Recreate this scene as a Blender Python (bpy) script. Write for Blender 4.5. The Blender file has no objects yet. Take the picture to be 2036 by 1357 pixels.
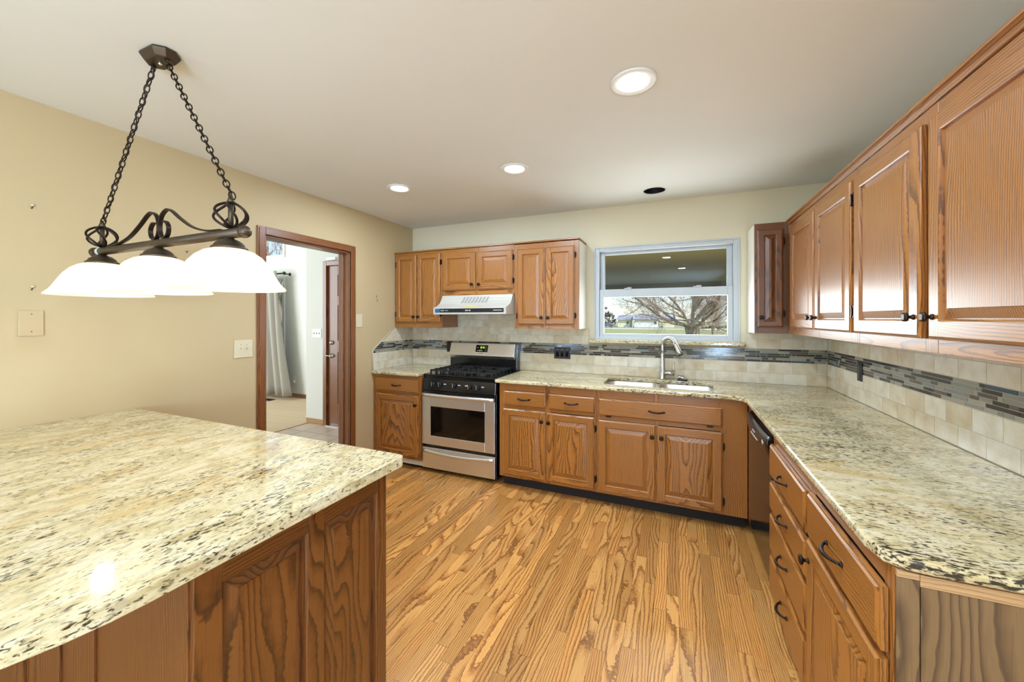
import bpy, bmesh, math, random
from mathutils import Vector, Matrix
random.seed(7)
S = bpy.context.scene
COL = S.collection
PI = math.pi

# ------------------------------------------------------------------ camera, world, sun, large lights, exposure
cam_d = bpy.data.cameras.new('camera'); cam = bpy.data.objects.new('camera', cam_d); COL.objects.link(cam)
cam.location = (0, 0, 1.4256)
cam.rotation_euler = (math.radians(90), 0, 0.4051)
cam_d.sensor_width = 36.0
cam_d.lens = 762.35 / 2036 * 36
cam_d.shift_y = -(678.5 - 633.6) / 2036
cam_d.clip_start = 0.02; cam_d.clip_end = 600
S.camera = cam

S.view_settings.view_transform = 'Standard'
S.view_settings.look = 'None'
S.view_settings.gamma = 1
S.view_settings.use_curve_mapping = False
S.view_settings.exposure = 0.5
cy = S.cycles
cy.use_denoising = True
cy.max_bounces = 8; cy.diffuse_bounces = 4; cy.glossy_bounces = 4; cy.transmission_bounces = 6; cy.transparent_max_bounces = 8
cy.caustics_reflective = False; cy.caustics_refractive = False
cy.sample_clamp_indirect = 6.0

W = bpy.data.worlds.new('world'); S.world = W; W.use_nodes = True
wn = W.node_tree.nodes; wl = W.node_tree.links
bg = wn['Background']
sky = wn.new('ShaderNodeTexSky'); sky.sky_type = 'NISHITA'; sky.sun_disc = False
sky.sun_elevation = math.radians(52); sky.sun_rotation = math.radians(100); sky.air_density = 1.0; sky.dust_density = 0.3
tint = wn.new('ShaderNodeVectorMath'); tint.operation = 'MULTIPLY'; tint.inputs[1].default_value = (0.86, 0.95, 1.12)
wl.new(sky.outputs[0], tint.inputs[0]); wl.new(tint.outputs[0], bg.inputs[0]); bg.inputs[1].default_value = 0.19

def lamp(name, typ, loc, rot, power, color, **k):
    d = bpy.data.lights.new(name, typ); d.energy = power; d.color = color
    for a, v in k.items(): setattr(d, a, v)
    o = bpy.data.objects.new(name, d); COL.objects.link(o); o.location = loc; o.rotation_euler = rot
    return o
lamp('sun', 'SUN', (30, -10, 40), (math.radians(50), 0, math.radians(65)), 4.5, (1.0, 0.94, 0.84), angle=0.01)
# fill lamps added out of view, in made-up door openings behind the camera
aim = lambda *d: Vector(d).to_track_quat('-Z', 'Y').to_euler()
lamp('rear_left_fill', 'AREA', (-3.25, -3.2, 1.1), aim(0.80, 0.60, 0.85), 135, (0.50, 0.725, 1.0), shape='RECTANGLE', size=1.8, size_y=2.0)
lamp('rear_right_fill', 'AREA', (1.62, -3.2, 1.1), aim(-0.88, 0.47, 0.85), 425, (0.50, 0.725, 1.0), shape='RECTANGLE', size=1.8, size_y=1.9)
# daylight through the sink window: straight in from the horizon, and up from the sunlit porch floor
lamp('sink_window_daylight', 'AREA', (-0.115, 3.72, 1.47), (math.radians(-90), 0, 0), 10, (0.86, 0.93, 1.0), shape='RECTANGLE', size=1.0, size_y=0.36)
lamp('porch_bounce', 'AREA', (-0.1, 5.3, 0.0), (math.radians(-125), 0, 0), 62, (0.92, 0.97, 1.0), shape='RECTANGLE', size=3.0, size_y=1.2)
# unseen fill lamp added inside the hall, standing in for its daylight
lamp('hall_fill', 'AREA', (-8.3, 1.3, 2.0), aim(0.72, 0.69, -0.05), 150, (0.88, 0.95, 1.0), shape='RECTANGLE', size=2.6, size_y=3.2)

# ------------------------------------------------------------------ materials
def rgb(r, g, b):
    f = lambda c: (c / 255 / 12.92) if c / 255 <= 0.04045 else ((c / 255 + 0.055) / 1.055) ** 2.4
    return (f(r), f(g), f(b), 1)
class NT:
    def __init__(s, name):
        s.m = bpy.data.materials.new(name); s.m.use_nodes = True
        s.n = s.m.node_tree.nodes; s.l = s.m.node_tree.links; s.p = s.n['Principled BSDF']
    def add(s, t, **k):
        x = s.n.new('ShaderNode' + t)
        for a, v in k.items():
            if a[0] == '_': x.inputs[a[1:].replace('_', ' ')].default_value = v
            else: setattr(x, a, v)
        return x
    def link(s, a, b): s.l.new(a, b); return s
    def math(s, op, a, b=None, c=None):
        x = s.n.new('ShaderNodeMath'); x.operation = op
        for i, v in enumerate((a, b, c)):
            if v is None: continue
            if hasattr(v, 'links'): s.l.new(v, x.inputs[i])
            else: x.inputs[i].default_value = v
        return x.outputs[0]
    def vmath(s, op, a, b=None):
        x = s.n.new('ShaderNodeVectorMath'); x.operation = op
        for i, v in enumerate((a, b)):
            if v is None: continue
            if hasattr(v, 'links'): s.l.new(v, x.inputs[i])
            else: x.inputs[i].default_value = v
        return x.outputs[0]
    def ramp(s, fac, stops, interp='LINEAR'):
        x = s.n.new('ShaderNodeValToRGB'); x.color_ramp.interpolation = interp
        e = x.color_ramp.elements
        while len(e) < len(stops): e.new(0.5)
        for i, (p, c) in enumerate(stops): e[i].position = p; e[i].color = c
        s.l.new(fac, x.inputs[0]); return x.outputs[0]
    def mix(s, fac, a, b, mode='MIX'):
        x = s.n.new('ShaderNodeMix'); x.data_type = 'RGBA'; x.blend_type = mode
        for i, v in ((0, fac), (6, a), (7, b)):
            if hasattr(v, 'links'): s.l.new(v, x.inputs[i])
            else: x.inputs[i].default_value = v
        return x.outputs[2]
    def noise(s, vec, scale, detail=2, rough=0.5, dist=0.0):
        x = s.n.new('ShaderNodeTexNoise'); x.inputs['Scale'].default_value = scale; x.inputs['Detail'].default_value = detail
        x.inputs['Roughness'].default_value = rough; x.inputs['Distortion'].default_value = dist
        s.l.new(vec, x.inputs['Vector']); return x.outputs['Fac']
    def bump(s, h, strength, dist=0.002):
        b = s.n.new('ShaderNodeBump'); b.inputs['Strength'].default_value = strength; b.inputs['Distance'].default_value = dist
        s.l.new(h, b.inputs['Height']); s.l.new(b.outputs[0], s.p.inputs['Normal'])
    def set(s, **k):
        for a, v in k.items():
            i = s.p.inputs[a.replace('_', ' ')]
            if hasattr(v, 'links'): s.l.new(v, i)
            else: i.default_value = v
        return s

def simple(name, color, rough=0.5, metal=0.0, spec=0.5, emit=None, es=0.0, coat=0.0):
    t = NT(name); t.set(Base_Color=color, Roughness=rough, Metallic=metal)
    t.p.inputs['Specular IOR Level'].default_value = spec
    if coat: t.p.inputs['Coat Weight'].default_value = coat; t.p.inputs['Coat Roughness'].default_value = 0.08
    if emit: t.p.inputs['Emission Color'].default_value = emit; t.p.inputs['Emission Strength'].default_value = es
    # slight procedural mottling so that no surface is perfectly flat
    tc = t.add('TexCoord'); n = t.noise(tc.outputs['Object'], 9, 3)
    t.set(Base_Color=t.mix(n, tuple(c * 0.94 for c in color[:3]) + (1,), tuple(min(1, c * 1.06) for c in color[:3]) + (1,)))
    return t.m

def paint(name, color, bumps=0.12, rough=0.6, scale=160):
    t = NT(name); tc = t.add('TexCoord')
    n = t.noise(tc.outputs['Object'], 1.7, 3); n2 = t.noise(tc.outputs['Object'], scale, 3)
    t.set(Base_Color=t.mix(n, tuple(c * 0.96 for c in color[:3]) + (1,), tuple(min(1, c * 1.04) for c in color[:3]) + (1,)), Roughness=rough)
    t.p.inputs['Specular IOR Level'].default_value = 0.3
    t.bump(n2, bumps, 0.001); return t.m

def wood(name, axis, light, mid, dark, rough=0.34, ring=40, island=False, coat=0.5, pore=1.0, bright=(0.84, 1.12), warp_a=0.11, contrast=0.88):
    """Plain-sawn oak: rings around the grain axis, bent so that cathedral arches appear, with dark open pores."""
    t = NT(name); tc = t.add('TexCoord'); oi = t.add('ObjectInfo')
    rnd = oi.outputs['Random']
    if island:
        g = t.add('NewGeometry'); rnd = g.outputs['Random Per Island']
    wn_ = t.add('TexWhiteNoise', noise_dimensions='1D'); t.link(rnd, wn_.inputs['W'])
    off = t.vmath('MULTIPLY', wn_.outputs['Color'], (3.1, 2.7, 5.3) if island else (2.0, 2.0, 2.0))
    p = t.vmath('ADD', tc.outputs['Object'], off)
    i = 'XYZ'.index(axis)
    sc = [1, 1, 1]; sc[i] = 0.22
    lowp = t.vmath('MULTIPLY', p, tuple(sc))
    nz = t.add('TexNoise'); nz.inputs['Scale'].default_value = 5.0; nz.inputs['Detail'].default_value = 2.0; nz.inputs['Roughness'].default_value = 0.45
    t.link(lowp, nz.inputs['Vector'])
    warp = t.vmath('MULTIPLY', t.vmath('SUBTRACT', nz.outputs['Color'], (0.5, 0.5, 0.5)), (warp_a, warp_a, warp_a))
    # a pith somewhere behind each board
    c = t.vmath('ADD', t.vmath('MULTIPLY', tc.outputs['Object'] if not island else p, (1, 1, 1)), warp)
    c = t.vmath('ADD', c, t.vmath('MULTIPLY', t.vmath('SUBTRACT', wn_.outputs['Color'], (0.5, 0.5, 0.5)), (0.35, 0.35, 0.35)))
    wv = t.add('TexWave', wave_type='RINGS', rings_direction=axis, wave_profile='SAW'); wv.inputs['Scale'].default_value = ring
    wv.inputs['Distortion'].default_value = 1.2; wv.inputs['Detail'].default_value = 1; wv.inputs['Detail Scale'].default_value = 1.5
    t.link(c, wv.inputs['Vector'])
    col = t.ramp(wv.outputs['Fac'], [(0.0, light), (0.45, light), (0.74, mid), (0.9, dark), (1.0, mid)])
    col = t.mix(contrast, light, col)
    ps = [260, 260, 260]; ps[i] = 9
    po = t.noise(t.vmath('MULTIPLY', p, tuple(ps)), 1.0, 2, 0.6)
    pf = t.ramp(po, [(0.5, (0, 0, 0, 1)), (0.68, (1, 1, 1, 1))])
    fac = t.math('MULTIPLY', t.math('MULTIPLY', pf, 0.5 * pore), t.math('ADD', wv.outputs['Fac'], 0.25))
    col = t.mix(fac, col, dark)
    big = t.noise(t.vmath('MULTIPLY', p, tuple(sc)), 2.2, 2)
    mr = t.add('MapRange'); mr.inputs[1].default_value = 0.0; mr.inputs[2].default_value = 1.0
    mr.inputs[3].default_value = bright[0]; mr.inputs[4].default_value = bright[1]
    if island: t.link(rnd, mr.inputs[0])
    else: t.link(big, mr.inputs[0])
    cb = t.add('CombineXYZ')
    for q in range(3): t.link(mr.outputs[0], cb.inputs[q])
    col = t.mix(1.0, col, cb.outputs[0], 'MULTIPLY')
    if island:
        hue = t.ramp(wn_.outputs['Value'], [(0.0, (1, 1, 1, 1)), (0.45, (1.0, 0.95, 0.88, 1)), (0.75, (1.0, 0.90, 0.78, 1)), (1.0, (1.0, 1.0, 0.9, 1))])
        col = t.mix(1.0, col, hue, 'MULTIPLY')
    t.set(Base_Color=col, Roughness=rough)
    t.p.inputs['Coat Weight'].default_value = coat; t.p.inputs['Coat Roughness'].default_value = 0.31
    t.bump(t.math('SUBTRACT', 1.0, pf), 0.12, 0.0006)
    return t.m

OL, OM, OD = rgb(170, 109, 45), rgb(138, 83, 33), rgb(78, 42, 15)
M = {}
for ax in 'XYZ': M['oak' + ax] = wood('oak_' + ax.lower(), ax, OL, OM, OD)
for ax in 'XYZ': M['dark' + ax] = wood('dark_oak_' + ax.lower(), ax, rgb(118, 69, 28), rgb(96, 53, 20), rgb(52, 27, 11))  # same oak, darker: shade put into the colour
M['plyZ'] = wood('bare_plywood', 'Z', rgb(128, 98, 62), rgb(104, 76, 46), rgb(70, 48, 28), rough=0.6, ring=12, coat=0.0, pore=0.5, warp_a=0.24, contrast=0.8)
M['rawX'] = wood('raw_birch', 'X', rgb(190, 150, 105), rgb(180, 140, 96), rgb(150, 110, 70), rough=0.6, coat=0.0)
M['trimY'] = wood('stained_trim_y', 'Y', rgb(140, 84, 44), rgb(116, 66, 32), rgb(78, 40, 18))
M['trimZ'] = wood('stained_trim_z', 'Z', rgb(140, 84, 44), rgb(116, 66, 32), rgb(78, 40, 18))
M['floor'] = wood('oak_floor_strips', 'Y', rgb(220, 162, 92), rgb(190, 126, 62), rgb(112, 66, 30), rough=0.3, ring=44, island=True, coat=0.2, bright=(0.70, 1.12), warp_a=0.085, contrast=0.8)
M['gap'] = simple('floor_gap', rgb(70, 44, 22), 0.8)
M['ceil'] = paint('ceiling_paint', rgb(230, 231, 227), 0.06, 0.75)
M['wallL'] = paint('tan_wall_paint', rgb(194, 171, 131), 0.10, 0.55)
M['wallB'] = paint('cream_wall_paint', rgb(222, 212, 184), 0.10, 0.55)
M['hallw'] = paint('white_textured_wall', rgb(226, 228, 222), 0.5, 0.6, 45)
M['white'] = simple('white_vinyl', rgb(236, 236, 234), 0.35)
M['vinyl'] = simple('window_vinyl', rgb(190, 195, 198), 0.35)
M['whitecab'] = simple('white_cabinet_side', rgb(232, 226, 214), 0.4)
M['whiteplate'] = simple('ivory_plastic', rgb(212, 197, 164), 0.35)
M['hoodw'] = simple('white_enamel', rgb(186, 180, 168), 0.3)
M['ss'] = NT('stainless_steel').m
t = NT('brushed_stainless'); tc = t.add('TexCoord')
nb = t.noise(t.vmath('MULTIPLY', tc.outputs['Object'], (3, 3, 500)), 1.0, 2)
t.set(Base_Color=rgb(228, 224, 216), Metallic=1.0, Roughness=t.math('ADD', t.math('MULTIPLY', nb, 0.14), 0.32)); M['ss'] = t.m
M['nickel'] = simple('brushed_nickel', rgb(190, 188, 182), 0.25, 1.0)
M['black'] = simple('black_enamel', rgb(16, 16, 17), 0.18, 0, 0.5, coat=0.3)
M['blackmat'] = simple('black_cast_iron', rgb(26, 25, 25), 0.55)
M['blackpl'] = simple('black_plastic', rgb(22, 22, 24), 0.35)
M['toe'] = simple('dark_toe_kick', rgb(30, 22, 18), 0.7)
M['bronze'] = simple('oil_rubbed_bronze', rgb(52, 42, 36), 0.38, 0.85)
M['bronzelt'] = simple('bronze_pendant_metal', rgb(84, 72, 58), 0.42, 0.8)
M['ovenglass'] = simple('dark_oven_glass', rgb(10, 9, 8), 0.06, 0, 0.6)
M['vent'] = simple('grey_vent_slot', rgb(150, 146, 136), 0.6)
M['stain'] = simple('yellowed_patch', rgb(224, 196, 122), 0.4)
M['blue'] = simple('blue_section', rgb(24, 96, 140), 0.3)
M['mark'] = simple('pale_print', rgb(200, 200, 196), 0.5)
M['greyprint'] = simple('grey_print', rgb(110, 100, 88), 0.5)
M['led'] = simple('green_digits', rgb(120, 200, 40), 0.5, emit=rgb(150, 235, 60), es=2.0)
M['lens'] = simple('lit_lens', rgb(255, 255, 250), 0.5, emit=(1.0, 0.97, 0.9, 1), es=9.0)
M['bulb'] = simple('lit_bulb', rgb(255, 250, 235), 0.5, emit=(1.0, 0.88, 0.68, 1), es=8.0)
M['grout'] = simple('grout', rgb(196, 184, 160), 0.85)
M['curtain'] = simple('grey_linen', rgb(176, 172, 162), 0.85)
M['concrete'] = simple('pale_concrete', rgb(214, 210, 200), 0.85)
M['chrome'] = simple('chrome', rgb(225, 225, 225), 0.08, 1.0)
M['black_hole'] = simple('empty_can', rgb(10, 10, 9), 0.5)

def granite(name, axis, sh=0.0):
    t = NT(name); tc = t.add('TexCoord'); p = tc.outputs['Object']
    i = 'XYZ'.index(axis); sc = [1, 1, 1]; sc[i] = 0.36
    q = t.vmath('MULTIPLY', p, tuple(sc))
    base = t.ramp(t.noise(q, 26, 4, 0.6), [(0.3, rgb(178, 156, 108)), (0.45, rgb(206, 190, 148)), (0.62, rgb(220, 207, 174)), (0.75, rgb(186, 176, 150))])
    gold = t.ramp(t.noise(q, 9, 3, 0.55), [(0.56, (0, 0, 0, 1)), (0.68, (1, 1, 1, 1))])
    col = t.mix(t.math('MULTIPLY', gold, 0.55), base, rgb(196, 160, 92))
    g2 = t.ramp(t.noise(q, 92, 3, 0.6), [(0.52, (0, 0, 0, 1)), (0.62, (1, 1, 1, 1))])
    col = t.mix(t.math('MULTIPLY', g2, 0.5), col, rgb(158, 144, 112))
    clus = t.math('MULTIPLY', t.math('SUBTRACT', t.noise(q, 8, 2), 0.5), 0.34)
    d2 = t.math('ADD', t.noise(q, 150, 3, 0.6, 0.5), clus)
    dk = t.ramp(d2, [(0.56 - sh, (0, 0, 0, 1)), (0.63 - sh, (1, 1, 1, 1))])
    col = t.mix(t.math('MULTIPLY', dk, 0.8), col, rgb(104, 92, 66))
    bk = t.ramp(d2, [(0.62 - sh, (0, 0, 0, 1)), (0.68 - sh, (1, 1, 1, 1))])
    col = t.mix(t.math('MULTIPLY', bk, 0.95), col, rgb(44, 38, 32))
    t.set(Base_Color=col, Roughness=0.09)
    t.p.inputs['Specular IOR Level'].default_value = 0.5
    return t.m
M['graX'] = granite('granite_streaked_across', 'X', 0.035)
M['graY'] = granite('granite_streaked_along', 'Y')

t = NT('travertine_tile'); tc = t.add('TexCoord'); g = t.add('NewGeometry')
w1 = t.add('TexWhiteNoise', noise_dimensions='1D'); t.link(g.outputs['Random Per Island'], w1.inputs['W'])
pp = t.vmath('ADD', tc.outputs['Object'], t.vmath('MULTIPLY', w1.outputs['Color'], (9, 9, 9)))
b = t.ramp(t.noise(pp, 14, 4), [(0.3, rgb(206, 192, 166)), (0.5, rgb(220, 210, 190)), (0.7, rgb(228, 221, 206))])
v = t.ramp(g.outputs['Random Per Island'], [(0.0, rgb(236, 224, 204)), (0.5, rgb(250, 247, 240)), (1.0, rgb(255, 255, 255))])
b = t.mix(1.0, b, v, 'MULTIPLY')
pit = t.ramp(t.noise(pp, 170, 2, 0.7), [(0.64, (0, 0, 0, 1)), (0.72, (1, 1, 1, 1))])
pit2 = t.math('MULTIPLY', pit, t.ramp(w1.outputs['Value'], [(0.35, (0, 0, 0, 1)), (0.9, (1, 1, 1, 1))]))
b = t.mix(t.math('MULTIPLY', pit2, 0.6), b, rgb(120, 104, 80))
t.set(Base_Color=b, Roughness=0.34); M['trav'] = t.m
t = NT('mosaic_strips'); tc = t.add('TexCoord'); g = t.add('NewGeometry')
w1 = t.add('TexWhiteNoise', noise_dimensions='1D'); t.link(g.outputs['Random Per Island'], w1.inputs['W'])
c = t.ramp(w1.outputs['Value'], [(0.0, rgb(36, 30, 28)), (0.28, rgb(52, 46, 46)), (0.40, rgb(92, 80, 70)), (0.50, rgb(150, 146, 132)), (0.68, rgb(168, 160, 140)), (0.82, rgb(134, 138, 130)), (0.93, rgb(50, 74, 96))], 'CONSTANT')  # last, bluish stop paints reflections into the strips
mn = t.noise(tc.outputs['Object'], 120, 3)
t.set(Base_Color=t.mix(t.math('MULTIPLY', mn, 0.35), c, rgb(90, 84, 76)), Roughness=0.12); M['mosaic'] = t.m

t = NT('frosted_shade'); t.set(Base_Color=rgb(250, 244, 232), Roughness=0.35)
tr = t.add('BsdfTranslucent'); tr.inputs[0].default_value = rgb(255, 246, 230)
ms = t.add('MixShader'); ms.inputs[0].default_value = 0.55
out = t.n['Material Output']; t.link(t.p.outputs[0], ms.inputs[1]); t.link(tr.outputs[0], ms.inputs[2]); t.link(ms.outputs[0], out.inputs[0])
t.p.inputs['Emission Color'].default_value = (1.0, 0.93, 0.82, 1); t.p.inputs['Emission Strength'].default_value = 0.22
M['shade'] = t.m
t = NT('window_glass')
gl = t.add('BsdfGlossy'); gl.inputs['Roughness'].default_value = 0.0; tp = t.add('BsdfTransparent'); tp.inputs[0].default_value = (0.96, 0.98, 0.97, 1)
fr = t.add('Fresnel'); fr.inputs[0].default_value = 1.5; ms = t.add('MixShader')
gg = t.add('NewGeometry')
t.link(t.math('MULTIPLY', fr.outputs[0], t.math('SUBTRACT', 1.0, gg.outputs['Backfacing'])), ms.inputs[0]); t.link(tp.outputs[0], ms.inputs[1]); t.link(gl.outputs[0], ms.inputs[2]); t.link(ms.outputs[0], t.n['Material Output'].inputs[0])
M['glass'] = t.m
t = NT('terracotta_tile'); tc = t.add('TexCoord')
br = t.add('TexBrick', offset=0.0, squash=1.0); br.inputs['Scale'].default_value = 1.0
br.inputs['Brick Width'].default_value = 0.31; br.inputs['Row Height'].default_value = 0.31; br.inputs['Mortar Size'].default_value = 0.006
br.inputs['Color1'].default_value = rgb(206, 190, 172); br.inputs['Color2'].default_value = rgb(196, 178, 158); br.inputs['Mortar'].default_value = rgb(140, 124, 106)
t.link(tc.outputs['Object'], br.inputs['Vector']); t.set(Base_Color=br.outputs['Color'], Roughness=0.35); M['htile'] = t.m
t = NT('woven_carpet'); tc = t.add('TexCoord')
n1 = t.noise(t.vmath('MULTIPLY', tc.outputs['Object'], (90, 420, 90)), 1.0, 2); n2 = t.noise(t.vmath('MULTIPLY', tc.outputs['Object'], (1.0, 9, 1)), 1.0, 2)
t.set(Base_Color=t.mix(n2, t.mix(n1, rgb(172, 146, 112), rgb(206, 184, 150)), t.mix(n1, rgb(196, 172, 138), rgb(222, 204, 174))), Roughness=0.95); t.bump(n1, 0.5, 0.004); M['carpet'] = t.m
t = NT('lawn_grass'); tc = t.add('TexCoord')
n1 = t.noise(tc.outputs['Object'], 0.35, 4); n2 = t.noise(tc.outputs['Object'], 6, 3)
t.set(Base_Color=t.mix(n2, t.mix(n1, rgb(110, 120, 62), rgb(158, 152, 92)), t.mix(n1, rgb(134, 140, 76), rgb(180, 172, 116))), Roughness=0.95); M['lawn'] = t.m
t = NT('tree_bark'); tc = t.add('TexCoord')
n1 = t.noise(t.vmath('MULTIPLY', tc.outputs['Object'], (9, 9, 2)), 1.0, 5)
t.set(Base_Color=t.ramp(n1, [(0.35, rgb(80, 68, 58)), (0.65, rgb(168, 152, 134))]), Roughness=0.9); M['bark'] = t.m
M['twig'] = simple('twig_bark', rgb(172, 146, 130), 0.9)
M['bud'] = simple('red_buds', rgb(190, 70, 80), 0.8)
M['greytwig'] = simple('grey_brush', rgb(140, 126, 112), 0.9)
M['evergreen'] = simple('dark_evergreen', rgb(54, 58, 56), 0.9)
M['soffit'] = paint('olive_porch_soffit', rgb(112, 98, 52), 0.2, 0.8, 30)
M['beam'] = simple('dark_porch_beam', rgb(64, 56, 44), 0.8)
M['house'] = simple('cream_siding', rgb(236, 226, 190), 0.8)
M['housew'] = simple('white_siding', rgb(240, 240, 236), 0.8)
M['roof'] = simple('grey_shingle', rgb(150, 156, 168), 0.9)
M['steel'] = simple('galvanised_wire', rgb(190, 196, 196), 0.5, 0.5)
M['carb'] = simple('dark_blue_car_paint', rgb(44, 62, 96), 0.3)

# ------------------------------------------------------------------ mesh builder
class MB:
    def __init__(s): s.v = []; s.f = []; s.mi = []; s.mats = []; s.sm = []
    def mat(s, m):
        m = M[m] if isinstance(m, str) else m
        if m not in s.mats: s.mats.append(m)
        return s.mats.index(m)
    def vert(s, p): s.v.append(tuple(p)); return len(s.v) - 1
    def face(s, idx, m, smooth=False): s.f.append(tuple(idx)); s.mi.append(s.mat(m)); s.sm.append(smooth)
    def box(s, x0, x1, y0, y1, z0, z1, m):
        x0, x1 = sorted((x0, x1)); y0, y1 = sorted((y0, y1)); z0, z1 = sorted((z0, z1))
        i = len(s.v)
        s.v += [(x0, y0, z0), (x1, y0, z0), (x1, y1, z0), (x0, y1, z0), (x0, y0, z1), (x1, y0, z1), (x1, y1, z1), (x0, y1, z1)]
        for q in ((0, 3, 2, 1), (4, 5, 6, 7), (0, 1, 5, 4), (1, 2, 6, 5), (2, 3, 7, 6), (3, 0, 4, 7)): s.face([i + k for k in q], m)
        return s
    def quad(s, pts, m): s.face([s.vert(p) for p in pts], m); return s
    def prism(s, poly, fn, a, b, m, smooth=False):
        """poly: 2D outline; fn(p, q, t) -> 3D; swept from t=a to t=b with caps"""
        A = [s.vert(fn(p, q, a)) for p, q in poly]; B = [s.vert(fn(p, q, b)) for p, q in poly]; n = len(poly)
        for i in range(n): s.face((A[i], A[(i + 1) % n], B[(i + 1) % n], B[i]), m, smooth)
        s.face(A[::-1], m); s.face(B, m); return s
    def lathe(s, prof, m, c=(0, 0, 0), n=32, cap=True, axis='Z', smooth=True):
        rings = []
        for r, h in prof:
            ring = []
            for k in range(n):
                a = 2 * PI * k / n; u, w = r * math.cos(a), r * math.sin(a)
                p = {'Z': (u, w, h), 'Y': (u, h, w), 'X': (h, u, w)}[axis]
                ring.append(s.vert((c[0] + p[0], c[1] + p[1], c[2] + p[2])))
            rings.append(ring)
        for a_, b_ in zip(rings, rings[1:]):
            for k in range(n): s.face((a_[k], a_[(k + 1) % n], b_[(k + 1) % n], b_[k]), m, smooth)
        if cap:
            s.face(rings[0][::-1], m); s.face(rings[-1], m)
        return s
    def tube(s, path, r, m, n=8, closed=False, cap=True):
        P = [Vector(p) for p in path]; k = len(P)
        R = r if isinstance(r, (list, tuple)) else [r] * k
        up = None; rings = []
        for i in range(k):
            if closed: d = P[(i + 1) % k] - P[i - 1]
            else: d = P[min(i + 1, k - 1)] - P[max(i - 1, 0)]
            if d.length < 1e-9: d = Vector((0, 0, 1))
            d.normalize()
            if up is None:
                up = Vector((0, 0, 1)) if abs(d.z) < 0.9 else Vector((1, 0, 0))
            x = d.cross(up)
            if x.length < 1e-6: x = d.cross(Vector((1, 0.3, 0)))
            x.normalize(); y = x.cross(d).normalized(); up = y
            rings.append([s.vert(P[i] + (x * math.cos(2 * PI * j / n) + y * math.sin(2 * PI * j / n)) * R[i]) for j in range(n)])
        for i in range(k if closed else k - 1):
            a, b = rings[i], rings[(i + 1) % k]
            for j in range(n): s.face((a[j], a[(j + 1) % n], b[(j + 1) % n], b[j]), m, True)
        if cap and not closed: s.face(rings[0], m); s.face(rings[-1][::-1], m)
        return s
    def sphere(s, c, r, m, n=16, k=10, sz=1.0):
        return s.lathe([(max(r * math.sin(PI * i / k), 1e-5), -r * sz * math.cos(PI * i / k)) for i in range(k + 1)], m, c, n)
    def build(s, name, parent=None, bevel=0.0, seg=2, angle=35, recalc=True):
        o_loc = Vector((0, 0, 0))
        if parent is not None: o_loc = world_loc(parent)
        me = bpy.data.meshes.new(name)
        me.from_pydata([tuple(Vector(p) - o_loc) for p in s.v], [], s.f)
        for m in s.mats: me.materials.append(m)
        for p, mi, sm in zip(me.polygons, s.mi, s.sm): p.material_index = mi; p.use_smooth = sm
        if recalc:
            bm = bmesh.new(); bm.from_mesh(me); bmesh.ops.recalc_face_normals(bm, faces=bm.faces); bm.to_mesh(me); bm.free()
        o = bpy.data.objects.new(name, me); COL.objects.link(o)
        if parent is not None: o.parent = parent
        if bevel:
            b = o.modifiers.new('bevel', 'BEVEL'); b.width = bevel; b.segments = seg; b.limit_method = 'ANGLE'; b.angle_limit = math.radians(angle)
        return o
def world_loc(o):
    v = Vector((0, 0, 0))
    while o is not None: v = v + o.location; o = o.parent
    return v
def tag(o, label, cat=None, group=None, kind=None):
    if label: o['label'] = label
    if cat: o['category'] = cat
    if group: o['group'] = group
    if kind: o['kind'] = kind
    return o
def thing(name, loc, label, cat, group=None):
    o = bpy.data.objects.new(name, None); COL.objects.link(o); o.location = loc; o.empty_display_size = 0.1
    return tag(o, label, cat, group)
def marks(parent, quads, m, label=None):
    for q in quads:
        b = MB()
        if len(q) == 6: b.box(*q, m)
        else: b.quad(q, m)
        o = b.build('lettering', parent, recalc=False)
        if label: o['label'] = label
def struct(o): o['kind'] = 'structure'; return o
def plabel(o, label): o['label'] = label; return o
def smooth_path(pts, n=6):
    """Catmull-Rom through the points"""
    P = [Vector(p) for p in pts]; out = []
    for i in range(len(P) - 1):
        p0, p1, p2, p3 = P[max(i - 1, 0)], P[i], P[i + 1], P[min(i + 2, len(P) - 1)]
        for k in range(n):
            t = k / n
            out.append(0.5 * ((2 * p1) + (-p0 + p2) * t + (2 * p0 - 5 * p1 + 4 * p2 - p3) * t * t + (-p0 + 3 * p1 - 3 * p2 + p3) * t ** 3))
    out.append(P[-1]); return out
# planes furniture faces lie in: (along, up, out) -> world
def faceY(Y): return lambda u, v, w: (u, Y - w, v)       # looks toward the photographer
def faceX(X): return lambda u, v, w: (X - w, u, v)       # right-hand run, looks left
def faceXp(X): return lambda u, v, w: (X + w, u, v)      # peninsula end, looks right
def faceYp(Y): return lambda u, v, w: (u, Y + w, v)

# ------------------------------------------------------------------ dimensions
H = 2.44; XL = -2.7486; XR = 1.0412; DB = 3.552; DR = -4.8
WX0, WX1, WZ0, WZ1 = -0.686, 0.458, 1.235, 2.065          # sink window opening
# ------------------------------------------------------------------ setting: floor, ceiling, walls
b = MB(); b.box(XL - 0.13, XR, DR, DB, -0.06, -0.004, 'gap')
x = XL
while x < XR:
    x1 = min(x + 0.0575, XR); y = DR - random.random() * 0.8
    while y < DB:
        y1 = y + random.uniform(0.35, 1.35)
        a0, a1 = max(y, DR), min(y1, DB)
        if a1 - a0 > 0.02:
            i = len(b.v); g = 0.0005
            b.v += [(x + g, a0 + g, 0), (x1 - g, a0 + g, 0), (x1 - g, a1 - g, 0), (x + g, a1 - g, 0)]
            b.face((i, i + 1, i + 2, i + 3), 'floor')
        y = y1
    x = x1
fl = struct(b.build('floor', recalc=False)); tag(fl, 'worn honey oak strip floor running toward the sink wall')

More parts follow.
